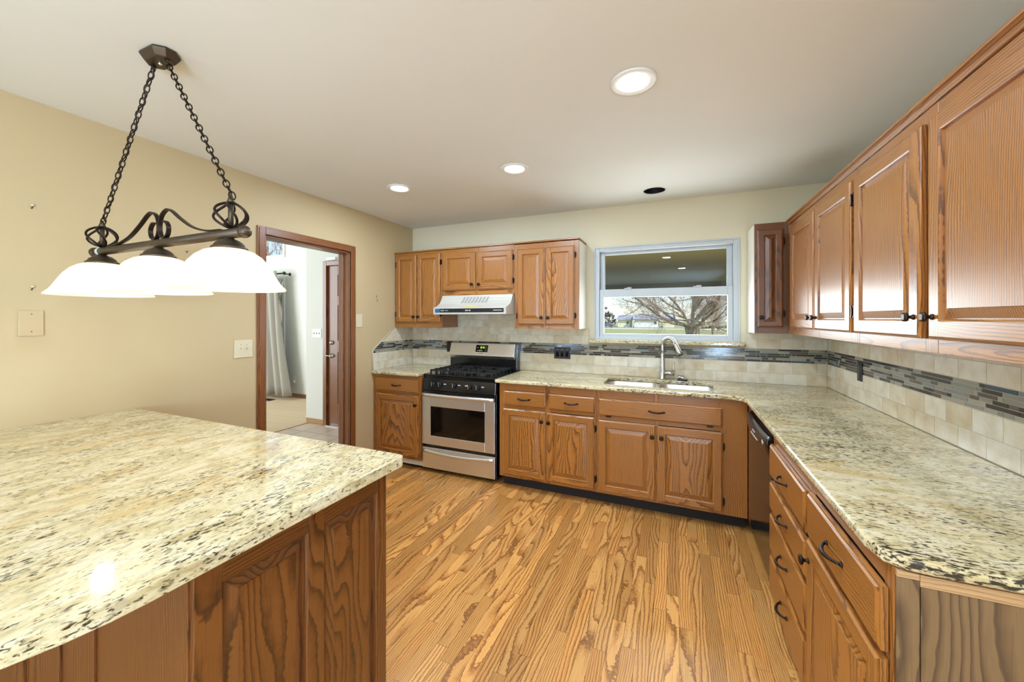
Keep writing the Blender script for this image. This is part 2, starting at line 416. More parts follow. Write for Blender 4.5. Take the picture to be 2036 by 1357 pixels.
def poly_with_holes(outer, holes, z):
    bm = bmesh.new(); edges = []
    for loop in [outer] + holes:
        vs = [bm.verts.new((p[0], p[1], z)) for p in loop]
        edges += [bm.edges.new((vs[i], vs[(i + 1) % len(vs)])) for i in range(len(vs))]
    bmesh.ops.triangle_fill(bm, use_beauty=True, use_dissolve=False, edges=edges)
    return bm
def circle(cx, cy_, r, n=32): return [(cx + r * math.cos(2 * PI * k / n), cy_ + r * math.sin(2 * PI * k / n)) for k in range(n)]
def slab(name, outer, holes, z0, z1, mat, parent=None, bevel=0, seg=3):
    bm = poly_with_holes(outer, holes, z0)
    r = bmesh.ops.extrude_face_region(bm, geom=bm.faces[:])
    for e in r['geom']:
        if isinstance(e, bmesh.types.BMVert): e.co.z = z1
    bmesh.ops.recalc_face_normals(bm, faces=bm.faces)
    loc = world_loc(parent) if parent else Vector((0, 0, 0))
    bmesh.ops.translate(bm, verts=bm.verts, vec=-loc)
    me = bpy.data.meshes.new(name); bm.to_mesh(me); bm.free(); me.materials.append(M[mat])
    o = bpy.data.objects.new(name, me); COL.objects.link(o)
    if parent: o.parent = parent
    if bevel:
        m = o.modifiers.new('bevel', 'BEVEL'); m.width = bevel; m.segments = seg; m.limit_method = 'ANGLE'; m.angle_limit = math.radians(50)
    return o
HOLE = (-0.161, 3.236)
ce = struct(slab('ceiling', [(XL - 0.13, DR), (XR + 0.13, DR), (XR + 0.13, DB + 0.13), (XL - 0.13, DB + 0.13)], [circle(*HOLE, 0.082)], H, H + 0.012, 'ceil'))
tag(ce, 'smooth off-white kitchen ceiling')

DX0, DX1, DZ = 1.849, 2.642, 2.035                        # doorway in the left wall
b = MB()
b.box(XL - 0.125, XL, -2.15, DX0, 0, H, 'wallL').box(XL - 0.125, XL, DR, -4.25, 0, H, 'wallL').box(XL - 0.125, XL, -4.25, -2.15, 2.2, H, 'wallL').box(XL - 0.125, XL, DX1, DB + 0.13, 0, H, 'wallL').box(XL - 0.125, XL, DX0, DX1, DZ, H, 'wallL')
wl_ = struct(b.build('wall_left')); tag(wl_, 'tan painted wall with the doorway to the hall')
b = MB()
b.box(XL, WX0, DB, DB + 0.13, 0, H, 'wallB').box(WX1, XR + 0.13, DB, DB + 0.13, 0, H, 'wallB')
b.box(WX0, WX1, DB, DB + 0.13, 0, WZ0, 'wallB').box(WX0, WX1, DB, DB + 0.13, WZ1, H, 'wallB')
wb = struct(b.build('wall_back')); tag(wb, 'cream painted wall with the sink window')
wr = struct(MB().box(XR, XR + 0.13, -2.2, DB, 0, H, 'wallB').box(XR, XR + 0.13, DR, -4.2, 0, H, 'wallB').box(XR, XR + 0.13, -4.2, -2.2, 2.2, H, 'wallB').build('wall_right')); tag(wr, 'cream wall behind the right cabinet run')
b = MB()
b.box(XL - 0.125, XR + 0.13, DR - 0.13, DR, 0, H, 'wallB')
struct(b.build('wall_rear'))
b = MB()
for y0 in (-4.25, -3.23, -2.21): b.box(XL - 0.09, XL - 0.03, y0, y0 + 0.06, 0, 2.2, 'white')
b.box(XL - 0.09, XL - 0.03, -4.25, -2.15, 0, 0.08, 'white').box(XL - 0.09, XL - 0.03, -4.25, -2.15, 2.14, 2.2, 'white')
struct(b.build('fill_frame_left'))  # unseen frame, added around the left fill lamp's opening
b = MB()
for y0 in (-4.20, -3.23, -2.26): b.box(XR + 0.03, XR + 0.09, y0, y0 + 0.06, 0, 2.2, 'white')
b.box(XR + 0.03, XR + 0.09, -4.20, -2.20, 0, 0.08, 'white').box(XR + 0.03, XR + 0.09, -4.20, -2.20, 2.14, 2.2, 'white')
struct(b.build('fill_frame_right'))  # unseen frame, added around the right fill lamp's opening

# backsplash tiles and the mosaic band belong to their walls
def tile_rows(mb, u0, u1, rows, fn, tw=0.152, skip=(), seed=0, t=0.010):
    rr = random.Random(seed)
    for k, (v0, v1) in enumerate(rows):
        x = u0 - (tw / 2 if k % 2 else 0) - rr.random() * 0.02
        while x < u1:
            a, c = max(x, u0), min(x + tw, u1)
            for s0, s1, sv in skip:
                if v1 > sv and a < s1 and c > s0:
                    if a < s0: c = s0
                    elif c > s1: a = s1
                    else: c = a
            if c - a > 0.008:
                g = 0.0013
                pts = [fn(a + g, v0 + g, t), fn(c - g, v0 + g, t), fn(c - g, v1 - g, t), fn(a + g, v1 - g, t)]
                bk = [fn(a + g, v0 + g, t - .003), fn(c - g, v0 + g, t - .003), fn(c - g, v1 - g, t - .003), fn(a + g, v1 - g, t - .003)]
                i = len(mb.v); mb.v += pts + bk
                mb.face((i, i + 1, i + 2, i + 3), 'trav')
                for q in range(4): mb.face((i + q, i + 4 + q, i + 4 + (q + 1) % 4, i + (q + 1) % 4), 'trav')
            x += tw
def mosaic_rows(mb, u0, u1, v0, v1, fn, seed=0, n=6, t=0.010):
    rr = random.Random(seed); h = (v1 - v0) / n
    for k in range(n):
        x = u0 - rr.random() * 0.1
        while x < u1:
            L = rr.choice((0.025, 0.045, 0.07, 0.095, 0.12, 0.15))
            a, c = max(x, u0), min(x + L, u1)
            if c - a > 0.006:
                g = 0.0011; z0, z1 = v0 + k * h + g, v0 + (k + 1) * h - g
                pts = [fn(a + g, z0, t), fn(c - g, z0, t), fn(c - g, z1, t), fn(a + g, z1, t)]
                bk = [fn(a + g, z0, t - .003), fn(c - g, z0, t - .003), fn(c - g, z1, t - .003), fn(a + g, z1, t - .003)]
                i = len(mb.v); mb.v += pts + bk
                mb.face((i, i + 1, i + 2, i + 3), 'mosaic')
                for q in range(4): mb.face((i + q, i + 4 + q, i + 4 + (q + 1) % 4, i + (q + 1) % 4), 'mosaic')
            x += L
CT = 0.914
LOW = [(CT, CT + 0.0835), (CT + 0.0835, 1.083)]; UP = [(1.189, 1.266), (1.266, 1.337)]
SK = [(-0.742, 0.502, 1.2)]
f = faceY(DB)
b = MB(); tile_rows(b, XL + 0.011, XR - 0.011, LOW, f, seed=1); tile_rows(b, XL + 0.011, XR - 0.011, UP, f, skip=SK, seed=2)
tile_rows(b, -2.15, -1.37, [(1.337, 1.413), (1.413, 1.49), (1.49, 1.566), (1.566, 1.65)], f, seed=3)
def gr(u0, u1, v0, v1, fn, mb):
    mb.quad([fn(u0, v0, .0082), fn(u1, v0, .0082), fn(u1, v1, .0082), fn(u0, v1, .0082)], 'grout')
gr(XL, XR, CT, 1.2, f, b); gr(XL, -0.742, 1.2, 1.337, f, b); gr(0.502, XR, 1.2, 1.337, f, b); gr(-2.15, -1.37, 1.337, 1.65, f, b)
bs = b.build('backsplash_tile', wb, recalc=True); plabel(bs, 'cream travertine subway tile')
b = MB(); mosaic_rows(b, XL + 0.011, -0.742, 1.085, 1.187, f, 5); mosaic_rows(b, -0.742, 0.502, 1.085, 1.187, f, 6); mosaic_rows(b, 0.502, XR - 0.011, 1.085, 1.187, f, 7)
plabel(b.build('mosaic_band', wb), 'dark and grey glass strip mosaic')
f = faceX(XR)
b = MB(); tile_rows(b, 1.05, DB - 0.011, LOW, f, seed=11); tile_rows(b, 1.05, DB - 0.011, UP, f, seed=12); gr(1.05, DB, CT, 1.337, f, b)
plabel(b.build('backsplash_tile', wr), 'cream travertine subway tile')
b = MB(); mosaic_rows(b, 1.05, DB - 0.011, 1.085, 1.187, f, 15)
plabel(b.build('mosaic_band', wr), 'dark and grey glass strip mosaic, its blue strips painted reflections')
f = faceXp(XL)
def clip_left(o):
    bm = bmesh.new(); bm.from_mesh(o.data)
    p = Vector((0, 2.925, 1.112)); q = Vector((0, 3.25, 1.337)); n = Vector((1, 0, 0)).cross(q - p)
    if n.z < 0: n = -n
    bmesh.ops.bisect_plane(bm, geom=bm.verts[:] + bm.edges[:] + bm.faces[:], plane_co=p, plane_no=n, clear_outer=True)
    bm.to_mesh(o.data); bm.free(); return o
b = MB(); tile_rows(b, 2.925, DB - 0.011, LOW, f, seed=21); tile_rows(b, 2.925, DB - 0.011, UP, f, seed=22); gr(2.925, DB, CT, 1.337, f, b)
plabel(clip_left(b.build('backsplash_tile', wl_)), 'cream travertine tile with a sloped end')
b = MB(); mosaic_rows(b, 2.925, DB - 0.011, 1.085, 1.187, f, 25)
plabel(clip_left(b.build('mosaic_band', wl_)), 'dark glass strip mosaic')
b = MB()
b.tube([(XL + 0.008, 2.922, CT), (XL + 0.008, 2.922, 1.112), (XL + 0.008, 3.247, 1.338)], 0.006, 'grout', 6)
plabel(b.build('tile_edging', wl_), 'pale bullnose edge')

# ------------------------------------------------------------------ sink window
win = bpy.data.objects.new('window_1', None); COL.objects.link(win); win.location = (-0.115, DB, WZ0); win['kind'] = 'structure'
win['label'] = 'white vinyl double-hung window above the sink'
def ringbox(mb, x0, x1, z0, z1, t_, y0, y1, m, tb=None, tt=None):
    tb = tb or t_; tt = tt or t_
    mb.box(x0, x0 + t_, y0, y1, z0, z1, m).box(x1 - t_, x1, y0, y1, z0, z1, m).box(x0 + t_, x1 - t_, y0, y1, z0, z0 + tb, m).box(x0 + t_, x1 - t_, y0, y1, z1 - tt, z1, m)
b = MB(); ringbox(b, WX0, WX1, WZ0 - 0.01, WZ1, 0.035, DB - 0.004, DB + 0.11, 'vinyl', tt=0.03); ringbox(b, WX0 - 0.012, WX1 + 0.012, WZ0 - 0.016, WZ1 + 0.012, 0.014, DB - 0.010, DB + 0.002, 'vinyl')
b.build('window_frame', win, 0.003)
b = MB(); ringbox(b, -0.650, 0.422, 1.655, WZ1 - 0.028, 0.04, DB + 0.052, DB + 0.085, 'vinyl', tb=0.03, tt=0.028)
us = b.build('upper_sash', win, 0.003)
MB().box(-0.612, 0.384, DB + 0.066, DB + 0.070, 1.68, 2.012, 'glass').build('pane', us)
b = MB(); ringbox(b, -0.650, 0.422, 1.258, 1.690, 0.038, DB + 0.012, DB + 0.046, 'vinyl', tb=0.03, tt=0.072)
b.box(-0.648, -0.632, DB + 0.046, DB + 0.05, 1.69, 1.9, 'vinyl')
ls = b.build('lower_sash', win, 0.003)
MB().box(-0.614, 0.386, DB + 0.028, DB + 0.032, 1.285, 1.62, 'glass').build('pane', ls)
b = MB()
for xx in (-0.40, 0.16): b.box(xx - 0.03, xx + 0.03, DB + 0.0, DB + 0.03, 1.688, 1.697, 'vinyl').box(xx - 0.006, xx + 0.03, DB + 0.004, DB + 0.018, 1.697, 1.704, 'vinyl')
b.build('sash_lock', ls)
s = MB().box(-0.742, 0.502, 3.485, DB + 0.01, 1.203, 1.2345, 'graX').build('window_sill', None, 0.008, 3)
tag(struct(s), 'speckled granite sill under the sink window')
b = MB().sphere((-0.605, DB + 0.10, 1.522), 0.013, 'blackpl', 12, 8).box(-0.614, -0.604, DB + 0.075, DB + 0.10, 1.51, 1.534, 'blackpl')
tag(b.build('window_sensor'), 'tiny black sensor on the left edge of the lower window pane', 'sensor')

# ------------------------------------------------------------------ doorway casing
b = MB()
def casing(mb, X, sgn, y0, y1, zt, w, m1, m2):
    for (a, c) in ((0, 0.012), (0.010, 0.018)):
        k = 0 if a == 0 else 0.012
        mb.box(X, X + sgn * c, y0 - w + k, y0, 0, zt + w - k, m1)
        mb.box(X, X + sgn * c, y1, y1 + w - k, 0, zt + w - k, m1)
        mb.box(X, X + sgn * c, y0, y1, zt, zt + w - k, m2)
casing(b, XL, 1, DX0, DX1, DZ, 0.058, 'trimZ', 'trimY')
casing(b, XL - 0.125, -1, DX0, DX1, DZ, 0.058, 'trimZ', 'trimY')
b.box(XL - 0.125, XL, DX0, DX0 + 0.016, 0, DZ, 'trimZ').box(XL - 0.125, XL, DX1 - 0.016, DX1, 0, DZ, 'trimZ').box(XL - 0.125, XL, DX0, DX1, DZ - 0.016, DZ, 'trimY')
b.box(XL - 0.07, XL - 0.055, DX1 - 0.027, DX1 - 0.016, 0, DZ, 'trimZ')
tag(struct(b.build('trim_1', None, 0.003)), 'brown stained casing around the doorway')

# ------------------------------------------------------------------ cabinet parts
def door_mb(mb, fn, u0, u1, v0, v1, t_, hv, hh, frame=0.052, raise_w=0.028, panel=True):
    """raised-panel door: ogee edge, stiles and rails, sloped raised field"""
    def R(d, w): return [(u0 + d, v0 + d, w), (u1 - d, v0 + d, w), (u1 - d, v1 - d, w), (u0 + d, v1 - d, w)]
    def ring(d0, w0, d1, w1):
        A, B_ = R(d0, w0), R(d1, w1)
        for k in range(4):
            mb.quad([fn(*A[k]), fn(*A[(k + 1) % 4]), fn(*B_[(k + 1) % 4]), fn(*B_[k])], hh if k % 2 == 0 else hv)
    mb.quad([fn(*p) for p in R(0, 0)], hv)
    ring(0, 0, 0, t_ - 0.007); ring(0, t_ - 0.007, 0.0045, t_ - 0.0055); ring(0.0045, t_ - 0.0055, 0.010, t_)
    e = 0.010
    if not panel:
        mb.quad([fn(*p) for p in R(e, t_)], hh); return
    F = frame
    def flat(a0, a1, c0, c1, m): mb.quad([fn(a0, c0, t_), fn(a1, c0, t_), fn(a1, c1, t_), fn(a0, c1, t_)], m)
    flat(u0 + e, u0 + F, v0 + e, v1 - e, hv); flat(u1 - F, u1 - e, v0 + e, v1 - e, hv)
    flat(u0 + F, u1 - F, v0 + e, v0 + F, hh); flat(u0 + F, u1 - F, v1 - F, v1 - e, hh)
    ring(F, t_, F + 0.004, t_ - 0.003); ring(F + 0.004, t_ - 0.003, F + 0.006, t_ - 0.011)
    def ringv(d0, w0, d1, w1):
        A, B_ = R(d0, w0), R(d1, w1)
        for k in range(4): mb.quad([fn(*A[k]), fn(*A[(k + 1) % 4]), fn(*B_[(k + 1) % 4]), fn(*B_[k])], hv)
    ringv(F + 0.006, t_ - 0.011, F + 0.009, t_ - 0.011); ringv(F + 0.009, t_ - 0.011, F + 0.009 + raise_w, t_ - 0.003)
    ringv(F + 0.009 + raise_w, t_ - 0.003, F + 0.0095 + raise_w, t_ - 0.001)
    mb.quad([fn(*p) for p in R(F + 0.0095 + raise_w, t_ - 0.001)], hv)
def knob(fn, u, v, w, parent):
    b = MB()
    def loft(secs):
        prev = None
        for hw, r, d in secs:
            ring = []
            for k in range(16):
                a = 2 * PI * k / 16 + PI / 16; ca, sa = math.cos(a), math.sin(a)
                q = (abs(ca) ** r + abs(sa) ** r) ** (-1 / r)
                ring.append(b.vert(fn(u + hw * q * ca, v + hw * q * sa, w + d)))
            if prev:
                for k in range(16): b.face((prev[k], prev[(k + 1) % 16], ring[(k + 1) % 16], ring[k]), 'bronze', True)
            else: b.face(ring, 'bronze')
            prev = ring
        b.face(prev, 'bronze')
    loft([(0.009, 2, 0), (0.0085, 2, 0.003), (0.0055, 2, 0.006), (0.0055, 2, 0.013), (0.012, 4, 0.017), (0.0145, 5, 0.020), (0.0145, 5, 0.024), (0.011, 5, 0.0265), (0.009, 5, 0.0275)])
    return b.build('knob', parent)
def pull(fn, u, v, w, parent, L=0.096):
    b = MB(); n = 14; path = []; rad = []
    for k in range(n + 1):
        s_ = k / n; a = s_ * PI
        path.append(fn(u - L / 2 + L * s_, v - 0.004 * math.sin(a), w + 0.004 + 0.022 * math.sin(a) ** 0.7)); rad.append(0.0042 + 0.0022 * math.sin(a) ** 2)
    b.tube(path, rad, 'bronze', 8)
    for e in (-1, 1):
        pts = [fn(u + e * L / 2 + 0.011 * math.cos(q), v + 0.007 * math.sin(q), w) for q in [2 * PI * k / 12 for k in range(12)]]
        p2 = [fn(u + e * L / 2 + 0.007 * math.cos(q), v + 0.005 * math.sin(q), w + 0.006) for q in [2 * PI * k / 12 for k in range(12)]]
        i = len(b.v); b.v += pts + p2
        for k in range(12): b.face((i + k, i + (k + 1) % 12, i + 12 + (k + 1) % 12, i + 12 + k), 'bronze', True)
        b.face(range(i + 12, i + 24), 'bronze'); b.face(range(i, i + 12), 'bronze')
    return b.build('drawer_pull', parent)
def hinge(fn, u, v, side, parent, horiz=False):
    b = MB(); h = 0.022; s_ = side
    def bx(a0, a1, c0, c1, w0, w1):
        if horiz: P = [fn(v_, u_, w) for w in (w0, w1) for v_, u_ in ((c0, a0), (c1, a0), (c1, a1), (c0, a1))]
        else: P = [fn(a, c, w) for w in (w0, w1) for a, c in ((a0, c0), (a1, c0), (a1, c1), (a0, c1))]
        i = len(b.v); b.v += P
        for q in ((0, 3, 2, 1), (4, 5, 6, 7), (0, 1, 5, 4), (1, 2, 6, 5), (2, 3, 7, 6), (3, 0, 4, 7)): b.face([i + k for k in q], 'bronze')
    if horiz:
        bx(v, v + 0.006, u - h, u + h, 0, 0.016); bx(v - 0.010, v, u - h * 0.8, u + h * 0.8, 0, 0.003)
    else:
        bx(u, u + s_ * 0.006, v - h, v + h, 0.0, 0.018); bx(u, u + s_ * 0.015, v - h * 0.9, v + h * 0.9, 0.0, 0.003)
        for q in (-1, 1): bx(u + s_ * 0.0005, u + s_ * 0.0075, v + q * h - 0.004, v + q * h + 0.004, 0.0, 0.020)
    return b.build('hinge', parent)

class Cabinet:
    """face-frame cabinet. fn plane = face of the frame; u0..u1 along, v0..v1 up, depth behind the face."""
    def __init__(s, name, label, cat, fn, u0, u1, v0, v1, depth, hv, hh, group=None, kick=0.0, sides=None, dt=0.020, low=None):
        s.fn, s.hv, s.hh, s.dt = fn, hv, hh, dt
        s.root = thing(name, fn((u0 + u1) / 2, v0 - (kick if kick else 0), -depth / 2), label, cat, group)
        b = MB(); g = 0.0006
        def bx(mb, a0, a1, c0, c1, w0, w1, m):
            P = [fn(a, c, w) for w in (w0, w1) for a, c in ((a0, c0), (a1, c0), (a1, c1), (a0, c1))]
            xs, ys, zs = zip(*P); mb.box(min(xs), max(xs), min(ys), max(ys), min(zs), max(zs), m)
        s.bx = bx
        if low:
            bx(b, u0 + g, u1 - g, v0, low, -depth + 0.001, -0.019, sides or hv)
            for a, c in ((u0 + g, u0 + 0.016), (u1 - 0.016, u1 - g)): bx(b, a, c, low, v1, -depth + 0.001, -0.019, sides or hv)
            bx(b, u0 + 0.016, u1 - 0.016, low, v1, -0.024, -0.019, sides or hv)
        else: bx(b, u0 + g, u1 - g, v0, v1, -depth + 0.001, -0.019, sides or hv)
        s.body = b.build('carcass', s.root)
        b = MB(); bx(b, u0 + g, u1 - g, v0, v1, -0.019, 0, hv)
        s.u0, s.u1, s.v0, s.v1 = u0, u1, v0, v1
        s.fr = None
        if kick:
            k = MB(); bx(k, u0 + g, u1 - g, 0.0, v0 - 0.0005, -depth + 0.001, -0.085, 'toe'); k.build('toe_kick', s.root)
    def frame(s, rails, stiles):
        """rails: (v0,v1) list, stiles: (u0,u1) list; solid backing is the carcass front"""
        b = MB()
        for a, c in stiles: s.bx(b, max(a, s.u0 + .0006), min(c, s.u1 - .0006), s.v0, s.v1, -0.019, 0, s.hv)
        ss = sorted(stiles)
        for v0, v1 in rails:
            for (a, c), (d, e) in zip(ss, ss[1:]): s.bx(b, c, d, v0, v1, -0.019, -0.0004, s.hh)
        s.fr = b.build('face_frame', s.root, 0.0012); return s
    def door(s, u0, u1, v0, v1, kn=None, hg=(), frame=0.052, name='door', raise_w=0.028):
        b = MB(); fn = lambda u, v, w: s.fn(u, v, w + 0.0015)
        door_mb(b, fn, u0, u1, v0, v1, s.dt, s.hv, s.hh, frame, raise_w)
        d = b.build(name, s.root)
        if kn: knob(s.fn, kn[0], kn[1], s.dt + 0.0015, d)
        for u, v, sd in hg: hinge(s.fn, u, v, sd, d)
        return d
    def drawer(s, u0, u1, v0, v1, L=0.096, name='drawer', handle=True):
        b = MB(); fn = lambda u, v, w: s.fn(u, v, w + 0.0015)
        door_mb(b, fn, u0, u1, v0, v1, s.dt, s.hv, s.hh, panel=False)
        d = b.build(name, s.root)
        if handle: pull(s.fn, (u0 + u1) / 2, (v0 + v1) / 2, s.dt + 0.0015, d, L)
        return d

OZ, OX, OY = 'oakZ', 'oakX', 'oakY'
FB = faceY(2.94); FU = faceY(3.25); FRB = faceX(0.435); FRU = faceX(0.73)
BD = DB - 0.012 - 2.94; UD = DB - 0.012 - 3.25; RBD = XR - 0.012 - 0.435; RUD = XR - 0.012 - 0.73
BT = 0.883
# --- base cabinets on the back wall
c = Cabinet('base_cabinet', 'narrow oak base cabinet left of the stove, one drawer over one door', 'cabinet', FB, XL + 0.002, -2.185, 0.10, BT, BD, OZ, OX, 'oak base cabinets', 0.1)
c.frame([(0.10, 0.145), (0.69, 0.735), (0.845, BT)], [(XL + 0.002, -2.70), (-2.215, -2.185)])
MB().box(XL + 0.01, -2.19, 3.0, 3.012, 0.03, 0.075, 'white').build('toe_strip', c.root)
c.drawer(-2.708, -2.196, 0.728, 0.855); c.door(-2.708, -2.196, 0.125, 0.702, (-2.222, 0.62))
c = Cabinet('base_cabinet', 'oak base cabinet right of the stove, two drawers over two doors', 'cabinet', FB, -1.375, -0.558, 0.10, BT, BD, OZ, OX, 'oak base cabinets', 0.1)
c.frame([(0.10, 0.14), (0.675, 0.705), (0.825, BT)], [(-1.375, -1.325), (-0.975, -0.927), (-0.578, -0.558)])
c.drawer(-1.331, -0.966, 0.702, 0.824); c.drawer(-0.936, -0.571, 0.702, 0.824)
c.door(-1.338, -0.966, 0.122, 0.676, (-0.990, 0.600)); c.door(-0.955, -0.573, 0.122, 0.672, (-0.932, 0.596), [(-0.573, 0.585, 1), (-0.573, 0.20, 1)])
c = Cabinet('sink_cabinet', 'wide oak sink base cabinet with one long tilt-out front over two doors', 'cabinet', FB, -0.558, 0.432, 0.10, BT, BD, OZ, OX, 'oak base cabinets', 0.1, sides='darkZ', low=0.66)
c.frame([(0.10, 0.135), (0.66, 0.692), (0.82, BT)], [(-0.558, -0.53), (-0.15, -0.115), (0.27, 0.432)])
d = c.drawer(-0.543, 0.284, 0.694, 0.821, name='tilt_front')
hinge(FB, -0.47, 0.690, 1, d, True); hinge(FB, 0.21, 0.690, 1, d, True)
c.door(-0.543, -0.136, 0.118, 0.660, (-0.160, 0.578)); c.door(-0.126, 0.286, 0.118, 0.657, (-0.098, 0.578), [(0.286, 0.560, 1), (0.286, 0.19, 1)])

# --- base cabinets on the right
c = Cabinet('drawer_cabinet', 'oak four-drawer base cabinet next to the black dishwasher', 'cabinet', FRB, 1.636, 2.216, 0.10, BT, RBD, OZ, OY, 'oak base cabinets', 0.1)
c.frame([(0.10, 0.13), (0.29, 0.31), (0.49, 0.51), (0.645, 0.665), (0.80, BT)], [(1.636, 1.675), (2.18, 2.216)])
for v0, v1 in ((0.668, 0.818), (0.508, 0.640), (0.308, 0.486), (0.110, 0.286)): c.drawer(1.652, 2.204, v0, v1)
c = Cabinet('base_cabinet', 'oak base cabinet, one drawer over one door, at the near end of the right side', 'cabinet', FRB, 1.095, 1.636, 0.10, BT, RBD, OZ, OY, 'oak base cabinets', 0.1, sides='plyZ')
c.frame([(0.10, 0.135), (0.66, 0.69), (0.83, BT)], [(1.095, 1.135), (1.60, 1.636)])
c.drawer(1.114, 1.626, 0.682, 0.826, 0.11); c.door(1.114, 1.632, 0.120, 0.664, (1.600, 0.598), [(1.114, 0.23, -1)])
b = MB().box(0.437, 0.475, 1.089, 1.095, 0, 0.868, 'plyZ').box(0.477, XR - 0.002, 1.090, 1.095, 0, 0.855, 'plyZ')
b.build('end_panel', c.root, 0.0008)
b = MB().box(0.475, XR - 0.002, 1.088, 1.095, 0.856, 0.881, 'rawX').box(0.437, 0.474, 1.087, 1.095, 0.869, 0.882, 'rawX')
plabel(b.build('top_rail', c.root, 0.0008), 'paler bare wood strip')
# corner filler between sink cabinet and dishwasher
b = MB().box(0.436, 0.46, 2.832, 2.938, 0.10, BT, 'darkZ'); tag(b.build('corner_filler'), 'narrow dark oak filler strip in the corner beside the dishwasher', 'filler panel')

# --- upper cabinets on the back wall
UZ0, UZ1 = 1.333, 2.108
c = Cabinet('upper_cabinet', 'oak two-door wall cabinet in the left corner beside the range hood', 'cabinet', FU, XL + 0.002, -2.150, UZ0, UZ1, UD, OZ, OX, 'oak wall cabinets')
c.frame([(UZ0, 1.40), (2.07, UZ1)], [(XL + 0.002, -2.70), (-2.47, -2.44), (-2.185, -2.150)])
c.door(-2.718, -2.458, 1.386, 2.083, (-2.480, 1.442), [(-2.718, 1.99, -1), (-2.718, 1.47, -1)], 0.046, raise_w=0.024)
c.door(-2.448, -2.170, 1.386, 2.083, (-2.424, 1.442), [(-2.170, 1.99, 1), (-2.170, 1.47, 1)], 0.046, raise_w=0.024)
c = Cabinet('upper_cabinet', 'short oak two-door wall cabinet above the white range hood', 'cabinet', FU, -2.150, -1.368, 1.652, UZ1, UD, OZ, OX, 'oak wall cabinets')
c.frame([(1.652, 1.71), (2.05, UZ1)], [(-2.150, -2.12), (-1.785, -1.74), (-1.395, -1.368)])
c.door(-2.138, -1.772, 1.702, 2.066, (-1.800, 1.752), (), 0.050); c.door(-1.752, -1.384, 1.702, 2.060, (-1.724, 1.750), [(-1.384, 1.99, 1), (-1.384, 1.775, 1)], 0.050)
c = Cabinet('upper_cabinet', 'oak two-door wall cabinet between the range hood and the window, with a white side', 'cabinet', FU, -1.368, -0.768, UZ0, UZ1 - 0.006, UD, OZ, OX, 'oak wall cabinets', sides='whitecab')
c.frame([(UZ0, 1.385), (2.05, UZ1 - 0.006)], [(-1.368, -1.33), (-1.085, -1.05), (-0.81, -0.768)])
c.door(-1.336, -1.073, 1.370, 2.055, (-1.098, 1.432), [(-1.336, 1.45, -1)], 0.048, raise_w=0.024)
c.door(-1.063, -0.806, 1.370, 2.055, (-1.038, 1.432), [(-0.806, 1.975, 1), (-0.806, 1.45, 1)], 0.048, raise_w=0.024)
b = MB().box(XL + 0.003, -0.764, 3.236, DB - 0.013, UZ1 + 0.0005, UZ1 + 0.014, OX)
tag(b.build('cabinet_top_trim', None, 0.002), 'thin oak trim strip along the tops of the cabinets left of the window', 'trim')

# --- upper cabinets in the right corner and along the right wall
RZ0, RZ1 = 1.318, 2.110
c = Cabinet('upper_cabinet', 'narrow single-door oak corner wall cabinet right of the window', 'cabinet', FU, 0.520, 0.7285, RZ0, RZ1, UD, 'darkZ', 'darkX', 'oak wall cabinets', sides='whitecab')  # darker oak paints in the backlit shade
c.frame([(RZ0, 1.372), (2.055, RZ1)], [(0.520, 0.545), (0.700, 0.7285)])
c.door(0.536, 0.692, 1.362, 2.062, (0.556, 1.432), [(0.692, 1.97, 1), (0.692, 1.46, 1)], 0.040, raise_w=0.022)
def right_upper(label, y0, y1, doors, white_end=False):
    c = Cabinet('upper_cabinet', label, 'cabinet', FRU, y0, y1, RZ0, 2.085, RUD, OZ, OY, 'oak wall cabinets')
    st = [(y0, y0 + 0.02), (y1 - 0.02, y1)]; (a0, a1, ka), (b0, b1, kb) = doors
    st.append((min(a1, b1) - 0.01, max(a0, b0) + 0.01) if a0 < b0 else (b1 - 0.01, a0 + 0.01))
    c.frame([(RZ0, 1.372), (2.03, 2.085)], sorted(st))
    for u0, u1, k in doors:
        hs = u1 if abs(k - u0) < abs(k - u1) else u0
        c.door(u0, u1, 1.362, 2.040, (k, 1.430), [(hs, 1.95, 1 if hs == u1 else -1), (hs, 1.455, 1 if hs == u1 else -1)], 0.055)
    b = MB()
    prof = [(0.0, 2.0855), (0.0, 2.125), (0.012, 2.125), (0.022, 2.118), (0.022, 2.108), (0.010, 2.102), (0.014, 2.096), (0.008, 2.0855)]
    b.prism(prof, lambda p, q, t_: (0.731 - p, t_, q), y0 + 0.0008, y1 - 0.0008, OY)
    b.box(0.731, XR - 0.013, y0 + 0.0008, y1 - 0.0008, 2.0855, 2.112, OY)
    b.build('crown_moulding', c.root)
    return c
right_upper('farther two-door oak wall cabinet on the right wall, next to the corner cabinet', 2.1425, 3.249, [(2.160, 2.640, 2.612), (2.664, 3.142, 2.692)])
right_upper('nearer two-door oak wall cabinet on the right wall, closest to the camera', 1.080, 2.1425, [(1.100, 1.588, 1.560), (1.632, 2.126, 1.660)])
